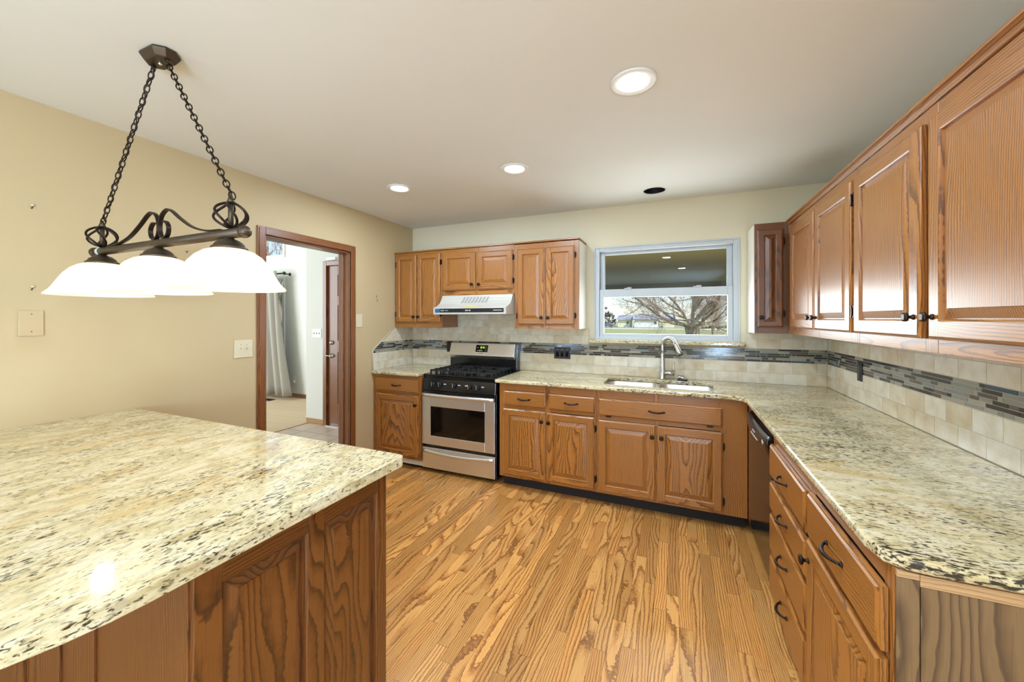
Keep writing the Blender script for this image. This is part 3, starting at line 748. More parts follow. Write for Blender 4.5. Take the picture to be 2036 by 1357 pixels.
# white scribe strip where the crown meets the wall
# ------------------------------------------------------------------ worktops
def rr(x0, x1, y0, y1, r, n=6):
    out = []
    for cx, cy_, a0 in ((x1 - r, y1 - r, 0), (x0 + r, y1 - r, 90), (x0 + r, y0 + r, 180), (x1 - r, y0 + r, 270)):
        for k in range(n + 1):
            a = math.radians(a0 + 90 * k / n); out.append((cx + r * math.cos(a), cy_ + r * math.sin(a)))
    return out
o = slab('worktop', [(XL + 0.002, 2.905), (-2.192, 2.905), (-2.192, DB - 0.012), (XL + 0.002, DB - 0.012)], [], 0.8845, CT, 'graX', None, 0.009)
tag(o, 'short granite worktop in the corner left of the stove', 'countertop', 'granite worktops')
SX0, SX1, SY0, SY1 = -0.535, 0.255, 3.035, 3.415
L_ = [(-1.405, 2.903)] + [(0.30, 2.903), (0.355, 2.895), (0.393, 2.868), (0.406, 2.82)] + [(0.406, 1.16), (0.418, 1.108), (0.455, 1.083), (0.50, 1.078)] + [(XR - 0.012, 1.078), (XR - 0.012, DB - 0.012), (-1.405, DB - 0.012)]
o = slab('worktop', L_, [rr(SX0, SX1, SY0, SY1, 0.07)], 0.8845, CT, 'graX', None, 0.009)
tag(o, 'long L-shaped granite worktop around the sink and along the right wall', 'countertop', 'granite worktops')
PT, PB = 0.930, 0.892
arc = []
for k in range(0, 13):
    a = math.radians(0 - 90 * k / 12); arc.append((-1.345 + 0.44 * math.cos(a), 0.40 + 0.44 * math.sin(a)))
outer = [(XL + 0.002, 1.127)] + [(-0.925, 1.127), (-0.911, 1.121), (-0.905, 1.107)] + arc + [(XL + 0.002, -0.04)]
o = slab('worktop', outer, [], PB, PT, 'graY', None, 0.014, 4)
tag(o, 'large granite peninsula worktop with a rounded near corner, under the hanging lamp', 'countertop', 'granite worktops')

# sink: two steel bowls under the cut-out
root = thing('kitchen_sink', (-0.14, 3.225, 0.70), 'stainless double-bowl undermount sink below the window', 'sink')
def bowl(x0, x1, y0, y1):
    b = MB(); z1 = 0.8838; prev = None
    for d, z, r in ((-0.012, z1, 0.075), (0.0, z1, 0.07), (0.002, z1 - 0.004, 0.07), (0.010, 0.74, 0.06), (0.03, 0.705, 0.05), (0.12, 0.700, 0.03)):
        ring = [b.vert((p[0], p[1], z)) for p in rr(x0 + d, x1 - d, y0 + d, y1 - d, r)]
        if prev:
            n = len(ring)
            for k in range(n): b.face((prev[k], prev[(k + 1) % n], ring[(k + 1) % n], ring[k]), 'ss', True)
        prev = ring
    b.face(prev, 'ss')
    o = b.build('bowl', root, recalc=True)
    MB().lathe([(0.045, 0.7006), (0.045, 0.703), (0.036, 0.703), (0.034, 0.7012), (0.006, 0.7012)], 'chrome', ((x0 + x1) / 2, (y0 + y1) / 2, 0), 24).build('drain', o)
bowl(SX0 - 0.006, -0.150, SY0 - 0.006, SY1 + 0.006); bowl(-0.126, SX1 + 0.006, SY0 - 0.006, SY1 + 0.006)

# faucet
root = thing('kitchen_faucet', (-0.107, 3.472, CT), 'brushed nickel gooseneck pull-down faucet behind the sink', 'faucet')
fx, fy = -0.107, 3.472
b = MB(); b.lathe([(0.028, CT + 0.0005), (0.028, CT + 0.006), (0.0235, CT + 0.010), (0.0225, CT + 0.07), (0.021, CT + 0.12), (0.0165, CT + 0.19), (0.0145, CT + 0.23)], 'nickel', (fx, fy, 0), 24); b.build('body', root)
b = MB(); u = Vector((0.80, -0.60, 0)).normalized(); R_ = 0.062
path = [Vector((fx, fy, CT + 0.225)), Vector((fx, fy, 1.20))]
for k in range(0, 11):
    a = PI - k * PI * 0.88 / 10; path.append(Vector((fx, fy, 1.20)) + u * (R_ + R_ * math.cos(a)) + Vector((0, 0, R_ * math.sin(a))))
b.tube(smooth_path(path, 3), 0.0142, 'nickel', 14); b.build('spout', root)
e1 = path[-1]; dr = (path[-1] - path[-2]).normalized()
b = MB(); b.tube([e1 - dr * 0.004, e1 + dr * 0.02, e1 + dr * 0.075, e1 + dr * 0.105], [0.0155, 0.017, 0.021, 0.0255], 'nickel', 16)
sh = b.build('spray_head', root)
b = MB(); b.tube([e1 + dr * 0.1052, e1 + dr * 0.110], [0.023, 0.021], 'blackpl', 16); b.build('nozzle', sh)
b = MB(); b.tube([(fx + 0.012, fy, 0.968), (fx + 0.092, fy - 0.012, 0.968)], 0.0185, 'nickel', 16)
b.tube([(fx + 0.086, fy - 0.012, 0.98), (fx + 0.084, fy - 0.012, 1.0), (fx + 0.088, fy - 0.008, 1.045), (fx + 0.092, fy - 0.004, 1.06)], [0.0065, 0.005, 0.0045, 0.0055], 'nickel', 10); b.build('lever_handle', root)
b = MB(); t0 = Vector((0.045, 3.44, CT + 0.002))
b.lathe([(0.038, 0.001), (0.040, 0.008), (0.030, 0.018)], 'blackpl', tuple(t0), 24)
st_ = tag(b.build('sink_strainer'), 'black and chrome sink strainer lying beside the faucet', 'sink strainer')
b = MB(); b.lathe([(0.029, 0.0185), (0.041, 0.022), (0.038, 0.032), (0.016, 0.040), (0.006, 0.042), (0.005, 0.055), (0.007, 0.058), (0.004, 0.062)], 'chrome', tuple(t0), 24)
b.v = [(p[0], p[1], p[2] + (p[0] - t0.x) * -0.28) for p in b.v]; b.build('chrome_cap', st_)

# ------------------------------------------------------------------ gas range
RX0, RX1 = -2.185, -1.425; RF = 2.955
root = thing('gas_range', ((RX0 + RX1) / 2, 3.22, 0), 'stainless and black freestanding gas range between the base cabinets', 'stove')
b = MB(); b.box(RX0, RX1, RF + 0.03, DB - 0.014, 0.025, 0.893, 'black')
for xx in (RX0 + 0.06, RX1 - 0.06):
    for yy in (RF + 0.09, 3.45): b.lathe([(0.018, 0.0), (0.018, 0.025)], 'blackpl', (xx, yy, 0), 12)
b.build('body', root, 0.003)
b = MB(); b.box(RX0 + 0.004, RX1 - 0.004, RF + 0.004, RF + 0.028, 0.042, 0.232, 'ss'); sd = b.build('storage_drawer', root, 0.004)
def bar_handle(name, parent, z, bow, x0, x1, h, thick, rise=0.0):
    b = MB(); n = 16; prev = None
    for k in range(n + 1):
        s_ = k / n; x_ = x0 + (x1 - x0) * s_; o_ = math.sin(PI * s_) ** 0.8 * bow; zz = z - rise * math.sin(PI * s_)
        ring = [b.vert((x_, RF + 0.003 - o_ + q[0], zz + q[1])) for q in ((0.0, -h / 2), (-thick * 0.8, -h * 0.4), (-thick, 0), (-thick * 0.8, h * 0.4), (0.0, h / 2), (thick * 0.2, 0))]
        if prev:
            for j in range(6): b.face((prev[j], prev[(j + 1) % 6], ring[(j + 1) % 6], ring[j]), 'ss', True)
        else: b.face(ring, 'ss')
        prev = ring
    b.face(prev, 'ss'); return b.build(name, parent)
bar_handle('handle', sd, 0.205, 0.016, RX0 + 0.01, RX1 - 0.01, 0.032, 0.014, 0.018)
b = MB()
WX = (RX0 + 0.10, RX1 - 0.105); WZ = (0.345, 0.615)
ringbox(b, RX0 + 0.004, RX1 - 0.004, 0.262, 0.705, 0.096, RF, RF + 0.028, 'ss', tb=0.083, tt=0.090)
od = b.build('oven_door', root, 0.003)
b = MB(); ringbox(b, RX0 + 0.098, RX1 - 0.098, 0.343, 0.617, 0.052, RF + 0.003, RF + 0.02, 'ovenglass', tb=0.04, tt=0.03)
wf = b.build('oven_window', od); MB().box(RX0 + 0.15, RX1 - 0.15, RF + 0.008, RF + 0.012, 0.383, 0.587, 'ovenglass').build('glass', wf)
MB().box(RX0 + 0.004, RX1 - 0.004, RF + 0.006, RF + 0.028, 0.706, 0.758, 'black').build('door_top', od, 0.002)
bar_handle('handle', od, 0.720, 0.024, RX0 + 0.006, RX1 - 0.006, 0.036, 0.016)
b = MB(); b.prism([(RF + 0.004, 0.764), (RF + 0.030, 0.764), (RF + 0.08, 0.893), (RF + 0.018, 0.868)], lambda p, q, t_: (t_, p, q), RX0 + 0.001, RX1 - 0.001, 'black'); cp = b.build('control_panel', root, 0.003)
def onp(z, w): s_ = (z - 0.764) / 0.104; return RF + 0.004 + 0.014 * s_ - w
for k, xx in enumerate((RX0 + 0.125, RX0 + 0.200, RX0 + 0.350, RX0 + 0.508, RX0 + 0.588)):
    b = MB(); z = 0.818
    b.lathe([(0.023, 0), (0.021, -0.010), (0.017, -0.020), (0.015, -0.022)], 'blackpl', (xx, onp(z, 0), z), 20, axis='Y')
    b.box(xx - 0.0045, xx + 0.0045, onp(z, 0.032), onp(z, 0.020), z - 0.019, z + 0.019, 'blackpl').box(xx - 0.0012, xx + 0.0012, onp(z, 0.0325), onp(z, 0.032), z - 0.012, z + 0.018, 'mark')
    b.build('control_knob', cp)
mk = []
for xx in (RX0 + 0.235, RX0 + 0.385, RX0 + 0.458, RX0 + 0.622): mk.append((xx, xx + 0.026, onp(0.826, 0.0012), onp(0.826, -0.0005), 0.822, 0.830))
for xx in (RX0 + 0.095, RX0 + 0.17, RX0 + 0.32, RX0 + 0.478, RX0 + 0.558): mk.append((xx, xx + 0.005, onp(0.835, 0.0012), onp(0.835, -0.0005), 0.831, 0.836))
marks(cp, mk, 'mark', 'small pale marking beside a knob')
b = MB(); b.box(RX0, RX1, RF + 0.02, 3.46, 0.8935, 0.908, 'black'); ck = b.build('cooktop', root, 0.006, 3)
cxs = (RX0 + 0.20, RX1 - 0.20); cys = (3.085, 3.335)
for xx in cxs + ((RX0 + RX1) / 2,):
    for yy in (cys if xx in cxs else (3.21,)):
        MB().lathe([(0.055, 0.9082), (0.05, 0.913), (0.036, 0.914), (0.036, 0.922), (0.030, 0.926), (0.004, 0.926)], 'blackmat', (xx, yy, 0), 24).build('burner', root)
def grate(x0, x1, y0, y1):
    b = MB(); z0, z1 = 0.932, 0.944; w = 0.0055
    for xx in (x0, x1): b.box(xx - w, xx + w, y0, y1, z0, z1, 'blackmat')
    for yy in (y0, (y0 + y1) / 2, y1): b.box(x0, x1, yy - w, yy + w, z0, z1, 'blackmat')
    xc = (x0 + x1) / 2
    for yc in ((y0 * 3 + y1) / 4, (y0 + 3 * y1) / 4):
        for dx in (-1, 1): b.box(xc + dx * 0.028, xc + dx * (x1 - x0) / 2, yc - 0.004, yc + 0.004, z0, z1 + 0.003, 'blackmat')
        for dy in (-1, 1): b.box(xc - 0.004, xc + 0.004, yc + dy * 0.028, yc + dy * (y1 - y0) / 4, z0, z1 + 0.003, 'blackmat')
    n = 5
    for k in range(n + 1):
        yy = y0 + (y1 - y0) * k / n
        for xx in (x0, x1): b.box(xx - 0.006, xx + 0.006, yy - 0.007, yy + 0.007, 0.9082, z1 + 0.004, 'blackmat')
    for k in range(1, 4):
        xx = x0 + (x1 - x0) * k / 4
        for yy in (y0, y1): b.box(xx - 0.007, xx + 0.007, yy - 0.006, yy + 0.006, 0.9082, z1 + 0.004, 'blackmat')
    b.build('grate', root, 0.0015)
grate(RX0 + 0.06, (RX0 + RX1) / 2 - 0.055, 3.02, 3.425); grate((RX0 + RX1) / 2 + 0.055, RX1 - 0.06, 3.02, 3.425)
grate((RX0 + RX1) / 2 - 0.045, (RX0 + RX1) / 2 + 0.045, 3.02, 3.425)
b = MB(); b.box(RX0 + 0.004, RX1 - 0.004, 3.465, DB - 0.014, 0.8935, 1.170, 'black'); b.box(RX0 + 0.004, RX1 - 0.004, 3.445, 3.465, 0.91, 1.035, 'black'); bgd = b.build('backguard', root, 0.004)
b = MB(); pr = [(3.464, 1.172), (3.455, 1.172), (3.420, 1.066), (3.416, 1.050), (3.440, 1.022), (3.464, 1.022)]
b.prism(pr, lambda p, q, t_: (t_, p, q), RX0 + 0.008, RX1 - 0.022, 'ss'); bp = b.build('steel_panel', bgd, 0.002)
def onbg(z, w): return 3.420 + (z - 1.066) / 0.106 * 0.035 - w
XC = (RX0 + RX1) / 2
def bgq(b, x0, x1, z0, z1, w, m): b.quad([(x0, onbg(z0, w), z0), (x1, onbg(z0, w), z0), (x1, onbg(z1, w), z1), (x0, onbg(z1, w), z1)], m)
b = MB(); P = [(XC - 0.068, 1.088), (XC + 0.068, 1.088), (XC + 0.068, 1.156), (XC - 0.068, 1.156)]
i = len(b.v); b.v += [(p, onbg(q, 0.0015), q) for p, q in P] + [(p, onbg(q, -0.002), q) for p, q in P]
b.face((i, i + 1, i + 2, i + 3), 'ovenglass')
for q in range(4): b.face((i + q, i + 4 + q, i + 4 + (q + 1) % 4, i + (q + 1) % 4), 'ovenglass')
dp = b.build('display', bgd)
b = MB(); SEG = {'1': 'bc', '2': 'abged', '4': 'fgbc', '5': 'afgcd'}
def digit(b, ch, x, z, w, h):
    tk = 0.0024
    for s_ in SEG[ch]:
        x0, x1, z0, z1 = {'a': (x, x + w, z + h - tk, z + h), 'b': (x + w - tk, x + w, z + h / 2, z + h), 'c': (x + w - tk, x + w, z, z + h / 2), 'd': (x, x + w, z, z + tk),
                          'e': (x, x + tk, z, z + h / 2), 'f': (x, x + tk, z + h / 2, z + h), 'g': (x, x + w, z + h / 2 - tk / 2, z + h / 2 + tk / 2)}[s_]
        bgq(b, x0, x1, z0, z1, 0.0022, 'led')
for k, ch in enumerate('12'): digit(b, ch, XC - 0.022 + k * 0.0115, 1.122, 0.0085, 0.019)
for k, ch in enumerate('14'): digit(b, ch, XC + 0.007 + k * 0.0115, 1.122, 0.0085, 0.019)
bgq(b, XC + 0.0025, XC + 0.005, 1.126, 1.129, 0.0022, 'led'); bgq(b, XC + 0.0025, XC + 0.005, 1.134, 1.137, 0.0022, 'led')
plabel(b.build('clock_digits', dp, recalc=False), 'glowing green clock digits')
def bq(x0, x1, z0, z1, w): return [(x0, onbg(z0, w), z0), (x1, onbg(z0, w), z0), (x1, onbg(z1, w), z1), (x0, onbg(z1, w), z1)]
marks(dp, [bq(XC + x0, XC + x0 + w, z0, z0 + h, 0.0022) for x0, z0, w, h in ((-0.052, 1.128, 0.016, 0.004), (-0.052, 1.100, 0.017, 0.004), (-0.026, 1.097, 0.014, 0.010), (-0.004, 1.097, 0.010, 0.009), (0.042, 1.128, 0.008, 0.004), (0.044, 1.100, 0.006, 0.005))], 'mark', 'pale button print')
marks(bp, [bq(XC - 0.03 + k * 0.0058, XC - 0.03 + k * 0.0058 + 0.0046, 1.072, 1.077, 0.0006) for k in range(9)], 'greyprint', 'tiny grey badge letter')

# ------------------------------------------------------------------ range hood
root = thing('range_hood', (-1.75, 3.30, 1.463), 'white slanted under-cabinet range hood above the stove', 'range hood')
prof = [(DB - 0.012, 1.650), (3.232, 1.650), (3.222, 1.628), (3.200, 1.592), (3.170, 1.563), (3.130, 1.543), (3.088, 1.531), (3.078, 1.527), (3.078, 1.463), (DB - 0.012, 1.463)]
HX0, HX1 = -2.140, -1.378
b = MB(); b.prism(prof, lambda p, q, t_: (t_, p, q), HX0, HX1, 'hoodw'); b.build('canopy', root, 0.003)
def onh(s_):   # point on the slanted face, s 0 (top) .. 1 (lip)
    pts = prof[1:8]; k = min(int(s_ * 6), 5); f_ = s_ * 6 - k
    return (pts[k][0] * (1 - f_) + pts[k + 1][0] * f_, pts[k][1] * (1 - f_) + pts[k + 1][1] * f_)
for k in range(8):
    x0 = -1.885 + k * 0.036; b = MB()
    A, B_, C_ = onh(0.14), onh(0.30), onh(0.45)
    for (p, q), (p2, q2), e0, e1_ in ((A, B_, 0.0, -0.006), (B_, C_, -0.006, -0.012)):
        b.quad([(x0 + e0, p - 0.0015, q - 0.0), (x0 + e0 + 0.021, p - 0.0015, q), (x0 + e1_ + 0.021, p2 - 0.0015, q2 + 0.001), (x0 + e1_, p2 - 0.0015, q2 + 0.001)], 'vent')
    b.build('vent_slot', root)
b = MB(); n = 28; ring = []
for k in range(n):
    a = 2 * PI * k / n; s_ = 0.74 + 0.11 * math.sin(a); p, q = onh(s_); ring.append(b.vert((-1.755 + 0.082 * math.cos(a), p - 0.0006, q + 0.0018)))
ctr = onh(0.74); cidx = b.vert((-1.755, ctr[0] - 0.0006, ctr[1] + 0.002))
for k in range(n): b.face((ring[k], ring[(k + 1) % n], cidx), 'stain')
plabel(b.build('yellowed_patch', root), 'yellowed oval patch')
b = MB(); b.box(HX0 + 0.022, HX1 - 0.022, 3.0755, 3.079, 1.482, 1.518, 'blackpl'); cs = b.build('control_strip', root)
plabel(MB().box(HX0 + 0.022, HX0 + 0.075, 3.0748, 3.0757, 1.482, 1.518, 'blue').build('section', cs), 'blue end film')  # strip coloured blue at its left end
marks(cs, [(x0, x0 + w, 3.0750, 3.0756, 1.500 - h / 2, 1.500 + h / 2) for x0, w, h in ((HX0 + 0.085, 0.012, 0.010), (HX0 + 0.105, 0.012, 0.012), (HX0 + 0.130, 0.035, 0.004), (-1.786, 0.010, 0.012), (-1.774, 0.008, 0.008), (-1.764, 0.009, 0.008), (-1.752, 0.003, 0.003), (-1.746, 0.012, 0.012), (-1.50, 0.085, 0.005))], 'mark', 'small pale print')

# ------------------------------------------------------------------ dishwasher
root = thing('dishwasher', (0.72, 2.525, 0), 'glossy black built-in dishwasher in the corner of the right run', 'dishwasher')
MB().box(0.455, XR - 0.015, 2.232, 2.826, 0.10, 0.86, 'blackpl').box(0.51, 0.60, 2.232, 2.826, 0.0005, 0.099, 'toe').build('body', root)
MB().box(0.430, 0.4545, 2.228, 2.828, 0.115, 0.735, 'black').build('door', root, 0.006, 3)
b = MB(); n = 24; prev = None
for k in range(n + 1):
    s_ = k / n; y_ = 2.228 + 0.600 * s_; e = math.sin(PI * s_) ** 0.6
    dz = 0.030 * math.sin(PI * s_)
    pts = [(0.4545, 0.740), (0.430, 0.738 - dz), (0.420 - 0.012 * e, 0.752 - dz), (0.412 - 0.020 * e, 0.79), (0.412 - 0.016 * e, 0.822 - dz * 0.5), (0.424 - 0.008 * e, 0.838 - dz * 0.5), (0.4545, 0.840)]
    ring = [b.vert((p, y_, q)) for p, q in pts]
    if prev:
        m_ = len(ring)
        for j in range(m_): b.face((prev[j], prev[(j + 1) % m_], ring[(j + 1) % m_], ring[j]), 'black', True)
    else: b.face(ring, 'black')
    prev = ring
b.face(prev, 'black'); cpn = b.build('control_panel', root)
def onw(y, z, out=0.0012): s_ = (y - 2.228) / 0.6; return 0.412 - 0.0185 * math.sin(PI * s_) ** 0.6 - out
MB().lathe([(0.014, 0), (0.014, -0.003), (0.010, -0.004), (0.004, -0.004)], 'chrome', (onw(2.30, 0.79, -0.001), 2.30, 0.792), 20, axis='X').build('badge', cpn)
mk = []
for k in range(9): y0 = 2.40 + k * 0.020; mk.append((onw(y0, .775, 0.001), onw(y0, .775, -0.002), y0, y0 + 0.012, 0.772, 0.778))
for k in range(4): y0 = 2.46 + k * 0.018; mk.append((onw(y0, .8, 0.001), onw(y0, .8, -0.002), y0, y0 + 0.011, 0.797, 0.803))
marks(cpn, mk, 'mark', 'pale letter on the control panel')

# ------------------------------------------------------------------ peninsula
PX = -0.985
root = thing('peninsula_cabinet', (-1.86, 0.80, 0), 'oak peninsula base, coloured darker for shade, with a raised-panel end facing the floor', 'cabinet')
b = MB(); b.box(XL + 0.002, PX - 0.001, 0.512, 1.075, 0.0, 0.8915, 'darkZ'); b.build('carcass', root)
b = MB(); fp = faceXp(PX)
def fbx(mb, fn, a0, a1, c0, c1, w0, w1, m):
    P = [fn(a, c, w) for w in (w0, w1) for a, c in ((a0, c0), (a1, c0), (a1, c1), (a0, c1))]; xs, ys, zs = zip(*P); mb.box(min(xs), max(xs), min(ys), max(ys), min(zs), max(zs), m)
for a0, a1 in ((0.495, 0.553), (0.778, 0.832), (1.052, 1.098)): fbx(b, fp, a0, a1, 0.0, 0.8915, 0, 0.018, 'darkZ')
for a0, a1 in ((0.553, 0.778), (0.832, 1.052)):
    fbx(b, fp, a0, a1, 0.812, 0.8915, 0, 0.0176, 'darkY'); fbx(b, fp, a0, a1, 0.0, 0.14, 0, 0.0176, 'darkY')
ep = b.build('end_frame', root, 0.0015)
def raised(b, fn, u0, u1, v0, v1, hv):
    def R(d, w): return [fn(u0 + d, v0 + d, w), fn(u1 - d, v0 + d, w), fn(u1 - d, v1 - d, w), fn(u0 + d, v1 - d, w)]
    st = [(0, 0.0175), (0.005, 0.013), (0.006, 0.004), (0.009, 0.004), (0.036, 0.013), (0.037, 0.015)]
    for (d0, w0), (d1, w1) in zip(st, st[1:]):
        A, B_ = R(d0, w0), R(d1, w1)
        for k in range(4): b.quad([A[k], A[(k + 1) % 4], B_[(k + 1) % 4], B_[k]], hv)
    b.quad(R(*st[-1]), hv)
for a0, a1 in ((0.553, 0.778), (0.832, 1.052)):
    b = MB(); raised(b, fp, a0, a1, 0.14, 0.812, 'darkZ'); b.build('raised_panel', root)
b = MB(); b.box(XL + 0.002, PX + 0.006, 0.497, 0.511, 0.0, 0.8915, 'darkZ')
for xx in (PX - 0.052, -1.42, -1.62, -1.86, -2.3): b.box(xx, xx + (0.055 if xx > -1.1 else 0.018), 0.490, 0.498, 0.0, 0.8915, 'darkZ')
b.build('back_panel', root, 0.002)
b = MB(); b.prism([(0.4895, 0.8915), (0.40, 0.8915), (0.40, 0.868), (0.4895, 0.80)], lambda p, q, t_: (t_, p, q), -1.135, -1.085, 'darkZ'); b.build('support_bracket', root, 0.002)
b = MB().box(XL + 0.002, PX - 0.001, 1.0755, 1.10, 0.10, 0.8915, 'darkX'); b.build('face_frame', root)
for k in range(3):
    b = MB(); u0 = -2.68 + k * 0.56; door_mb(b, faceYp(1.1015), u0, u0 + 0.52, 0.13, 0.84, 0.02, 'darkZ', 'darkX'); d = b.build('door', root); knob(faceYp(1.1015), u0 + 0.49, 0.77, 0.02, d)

# ------------------------------------------------------------------ pendant lamp
PD = 0.82; BZ = 1.7135; BX = (-2.345, -1.30)
root = thing('pendant_lamp', (-1.82, PD, H), 'bronze three-shade bar pendant hanging over the granite peninsula', 'pendant lamp')
b = MB()
def octa(hx, hy, ch): return [(-hx + ch, -hy), (hx - ch, -hy), (hx, -hy + ch), (hx, hy - ch), (hx - ch, hy), (-hx + ch, hy), (-hx, hy - ch), (-hx, -hy + ch)]
prev = None
for hx, hy, ch, z in ((0.072, 0.044, 0.028, H - 0.0005), (0.074, 0.046, 0.028, H - 0.008), (0.070, 0.042, 0.027, H - 0.016), (0.062, 0.034, 0.024, H - 0.030), (0.058, 0.030, 0.022, H - 0.034)):
    ring = [b.vert((-1.82 + p, PD + q, z)) for p, q in octa(hx, hy, ch)]
    if prev:
        for k in range(8): b.face((prev[k], prev[(k + 1) % 8], ring[(k + 1) % 8], ring[k]), 'bronzelt')
    else: b.face(ring, 'bronzelt')
    prev = ring
b.face(prev, 'bronzelt'); b.sphere((-1.82, PD, H - 0.036), 0.007, 'chrome', 12, 8); can = b.build('canopy', root, 0.001)
for e in (-1, 1):
    x0 = -1.82 + e * 0.048; b = MB()
    b.lathe([(0.008, H - 0.033), (0.007, H - 0.045), (0.004, H - 0.048)], 'bronzelt', (x0, PD, 0), 12); b.build('loop', can)
    a = Vector((x0, PD, H - 0.044)); c_ = Vector((-1.82 + e * 0.437, PD, 1.842)); L = (c_ - a).length; dv = (c_ - a) / L
    n = int(L / 0.0265); b = MB(); side = Vector((0, 1, 0)); oth = dv.cross(side).normalized()
    for k in range(n + 1):
        ct = a + dv * (L * k / n); s2 = side if (k % 2) else oth
        w2 = (side * 0.55 + oth * 0.83) if k % 2 else (side * 0.83 - oth * 0.55)
        b.tube([ct + dv * (0.0175 * math.cos(q)) + w2 * (0.0095 * math.sin(q)) for q in [2 * PI * j / 14 for j in range(14)]], 0.0023, 'bronze', 6, closed=True)
    if e < 0:
        cord = [a + dv * (L * k / 24) + side * (0.006 * math.sin(k * 1.6)) + oth * (0.006 * math.cos(k * 1.6)) for k in range(25)]
        b.tube(cord, 0.0022, 'bronze', 6)
    b.build('chain', root)
b = MB(); b.tube([(BX[0] + 0.015, PD, BZ), (BX[1] - 0.015, PD, BZ)], 0.0165, 'bronzelt', 20)
for e, x_ in ((-1, BX[0] + 0.018), (1, BX[1] - 0.018)): b.sphere((x_, PD, BZ), 0.021, 'bronzelt', 18, 12)
bar = b.build('bar', root)
MB().tube([(BX[0] + 0.055, PD, BZ), (BX[0] + 0.075, PD, BZ)], 0.0170, 'mark', 20).build('sticker', bar)
for cx in (-1.82 - 0.447, -1.82 + 0.430):
    b = MB(); b.tube([(cx, PD, BZ + 0.012), (cx, PD, 1.835)], 0.008, 'bronzelt', 12); b.lathe([(0.010, 1.818), (0.012, 1.822), (0.007, 1.836), (0.004, 1.846)], 'bronzelt', (cx, PD, 0), 14)
    for k in range(6):
        a0 = 2 * PI * k / 6; pth = []
        for j in range(15):
            s_ = j / 14; rad_ = 0.051 * math.sin(PI * s_) ** 0.62; ang = a0 + 1.25 * s_
            pth.append((cx + rad_ * math.cos(ang), PD + rad_ * math.sin(ang), 1.820 - 0.088 * s_))
        b.tube(pth, 0.0042, 'bronze', 8)
    b.build('cage', root)
for e in (-1, 1):
    pts = [(0.385, 1.7305), (0.300, 1.7355), (0.215, 1.757), (0.140, 1.795), (0.085, 1.829), (0.052, 1.838), (0.018, 1.820), (0.004, 1.786), (0.008, 1.750), (0.030, 1.731), (0.056, 1.743), (0.062, 1.772), (0.046, 1.793), (0.030, 1.794)]
    b = MB(); path = smooth_path([(-1.825 + e * p, PD, q) for p, q in pts], 5); prev = None
    for i, p in enumerate(path):
        d = (path[min(i + 1, len(path) - 1)] - path[max(i - 1, 0)]).normalized(); nrm = Vector((-d.z, 0, d.x))
        ring = [b.vert(p + nrm * q + Vector((0, w, 0))) for q, w in ((0.003, -0.0075), (0.003, 0.0075), (-0.003, 0.0075), (-0.003, -0.0075))]
        if prev:
            for k in range(4): b.face((prev[k], prev[(k + 1) % 4], ring[(k + 1) % 4], ring[k]), 'bronze')
        else: b.face(ring, 'bronze')
        prev = ring
    b.face(prev, 'bronze'); b.build('scroll', root, 0.0012)
SHX = (-2.265, -1.830, -1.397)
for sx in SHX:
    b = MB(); b.lathe([(0.012, BZ - 0.012), (0.016, BZ - 0.018), (0.030, BZ - 0.024), (0.042, BZ - 0.034), (0.046, BZ - 0.043), (0.052, BZ - 0.046), (0.054, BZ - 0.052), (0.048, BZ - 0.056)], 'bronzelt', (sx, PD, 0), 28); b.build('shade_cap', root)
    outl = [(0.034, 1.662), (0.050, 1.660), (0.072, 1.652), (0.094, 1.636), (0.112, 1.614), (0.126, 1.590), (0.138, 1.566), (0.150, 1.546), (0.161, 1.534), (0.1665, 1.528), (0.166, 1.5235)]
    inl = [(r - 0.004, z - 0.002) for r, z in outl[::-1][1:]]
    b = MB(); b.lathe(outl + [(0.163, 1.5235)] + inl, 'shade', (sx, PD, 0), 48, cap=False); sh = b.build('lamp_shade', root)
    b = MB(); b.lathe([(0.013, 1.655), (0.013, 1.625), (0.024, 1.605), (0.029, 1.585), (0.026, 1.566), (0.014, 1.556), (0.002, 1.554)], 'bulb', (sx, PD, 0), 20); b.build('bulb', sh)
    lamp('pendant_bulb_light', 'POINT', (sx, PD, 1.538), (0, 0, 0), 0.5, (1.0, 0.95, 0.86), shadow_soft_size=0.03)

# ------------------------------------------------------------------ recessed ceiling lights
LIGHTS = [((-0.170, 1.711), 'lit recessed ceiling light nearest the camera, above the open floor'),
          ((-1.005, 2.387), 'middle lit recessed ceiling light, in front of the stove side'),
          ((-1.978, 2.393), 'leftmost lit recessed ceiling light, near the doorway wall'),
          ((-0.150, 0.420), 'recessed ceiling light seen as the upper reflection in the upper window pane'),
          ((0.100, -1.150), 'recessed ceiling light seen as the lower reflection in the upper window pane')]
for (x_, y_), lab in LIGHTS:
    root = thing('recessed_light', (x_, y_, H), lab, 'ceiling light', 'recessed ceiling lights')
    MB().lathe([(0.096, H - 0.0005), (0.096, H - 0.006), (0.090, H - 0.009), (0.068, H - 0.007), (0.064, H - 0.004)], 'white', (x_, y_, 0), 40).build('trim_ring', root)
    MB().lathe([(0.0638, H - 0.0045), (0.0638, H - 0.0075), (0.050, H - 0.0085), (0.001, H - 0.009)], 'lens', (x_, y_, 0), 40).build('lens', root)
    lamp('recessed_lamp', 'AREA', (x_, y_, H - 0.012), (0, 0, 0), 12.5, (0.67, 0.83, 1.0), shape='DISK', size=0.12)
root = thing('recessed_light', (HOLE[0], HOLE[1], H), 'unlit dark recessed can without a lamp, above the sink', 'ceiling light', 'recessed ceiling lights')
b = MB(); n = 32; r0 = [b.vert((HOLE[0] + 0.0815 * math.cos(2 * PI * k / n), HOLE[1] + 0.0815 * math.sin(2 * PI * k / n), H + 0.0005)) for k in range(n)]
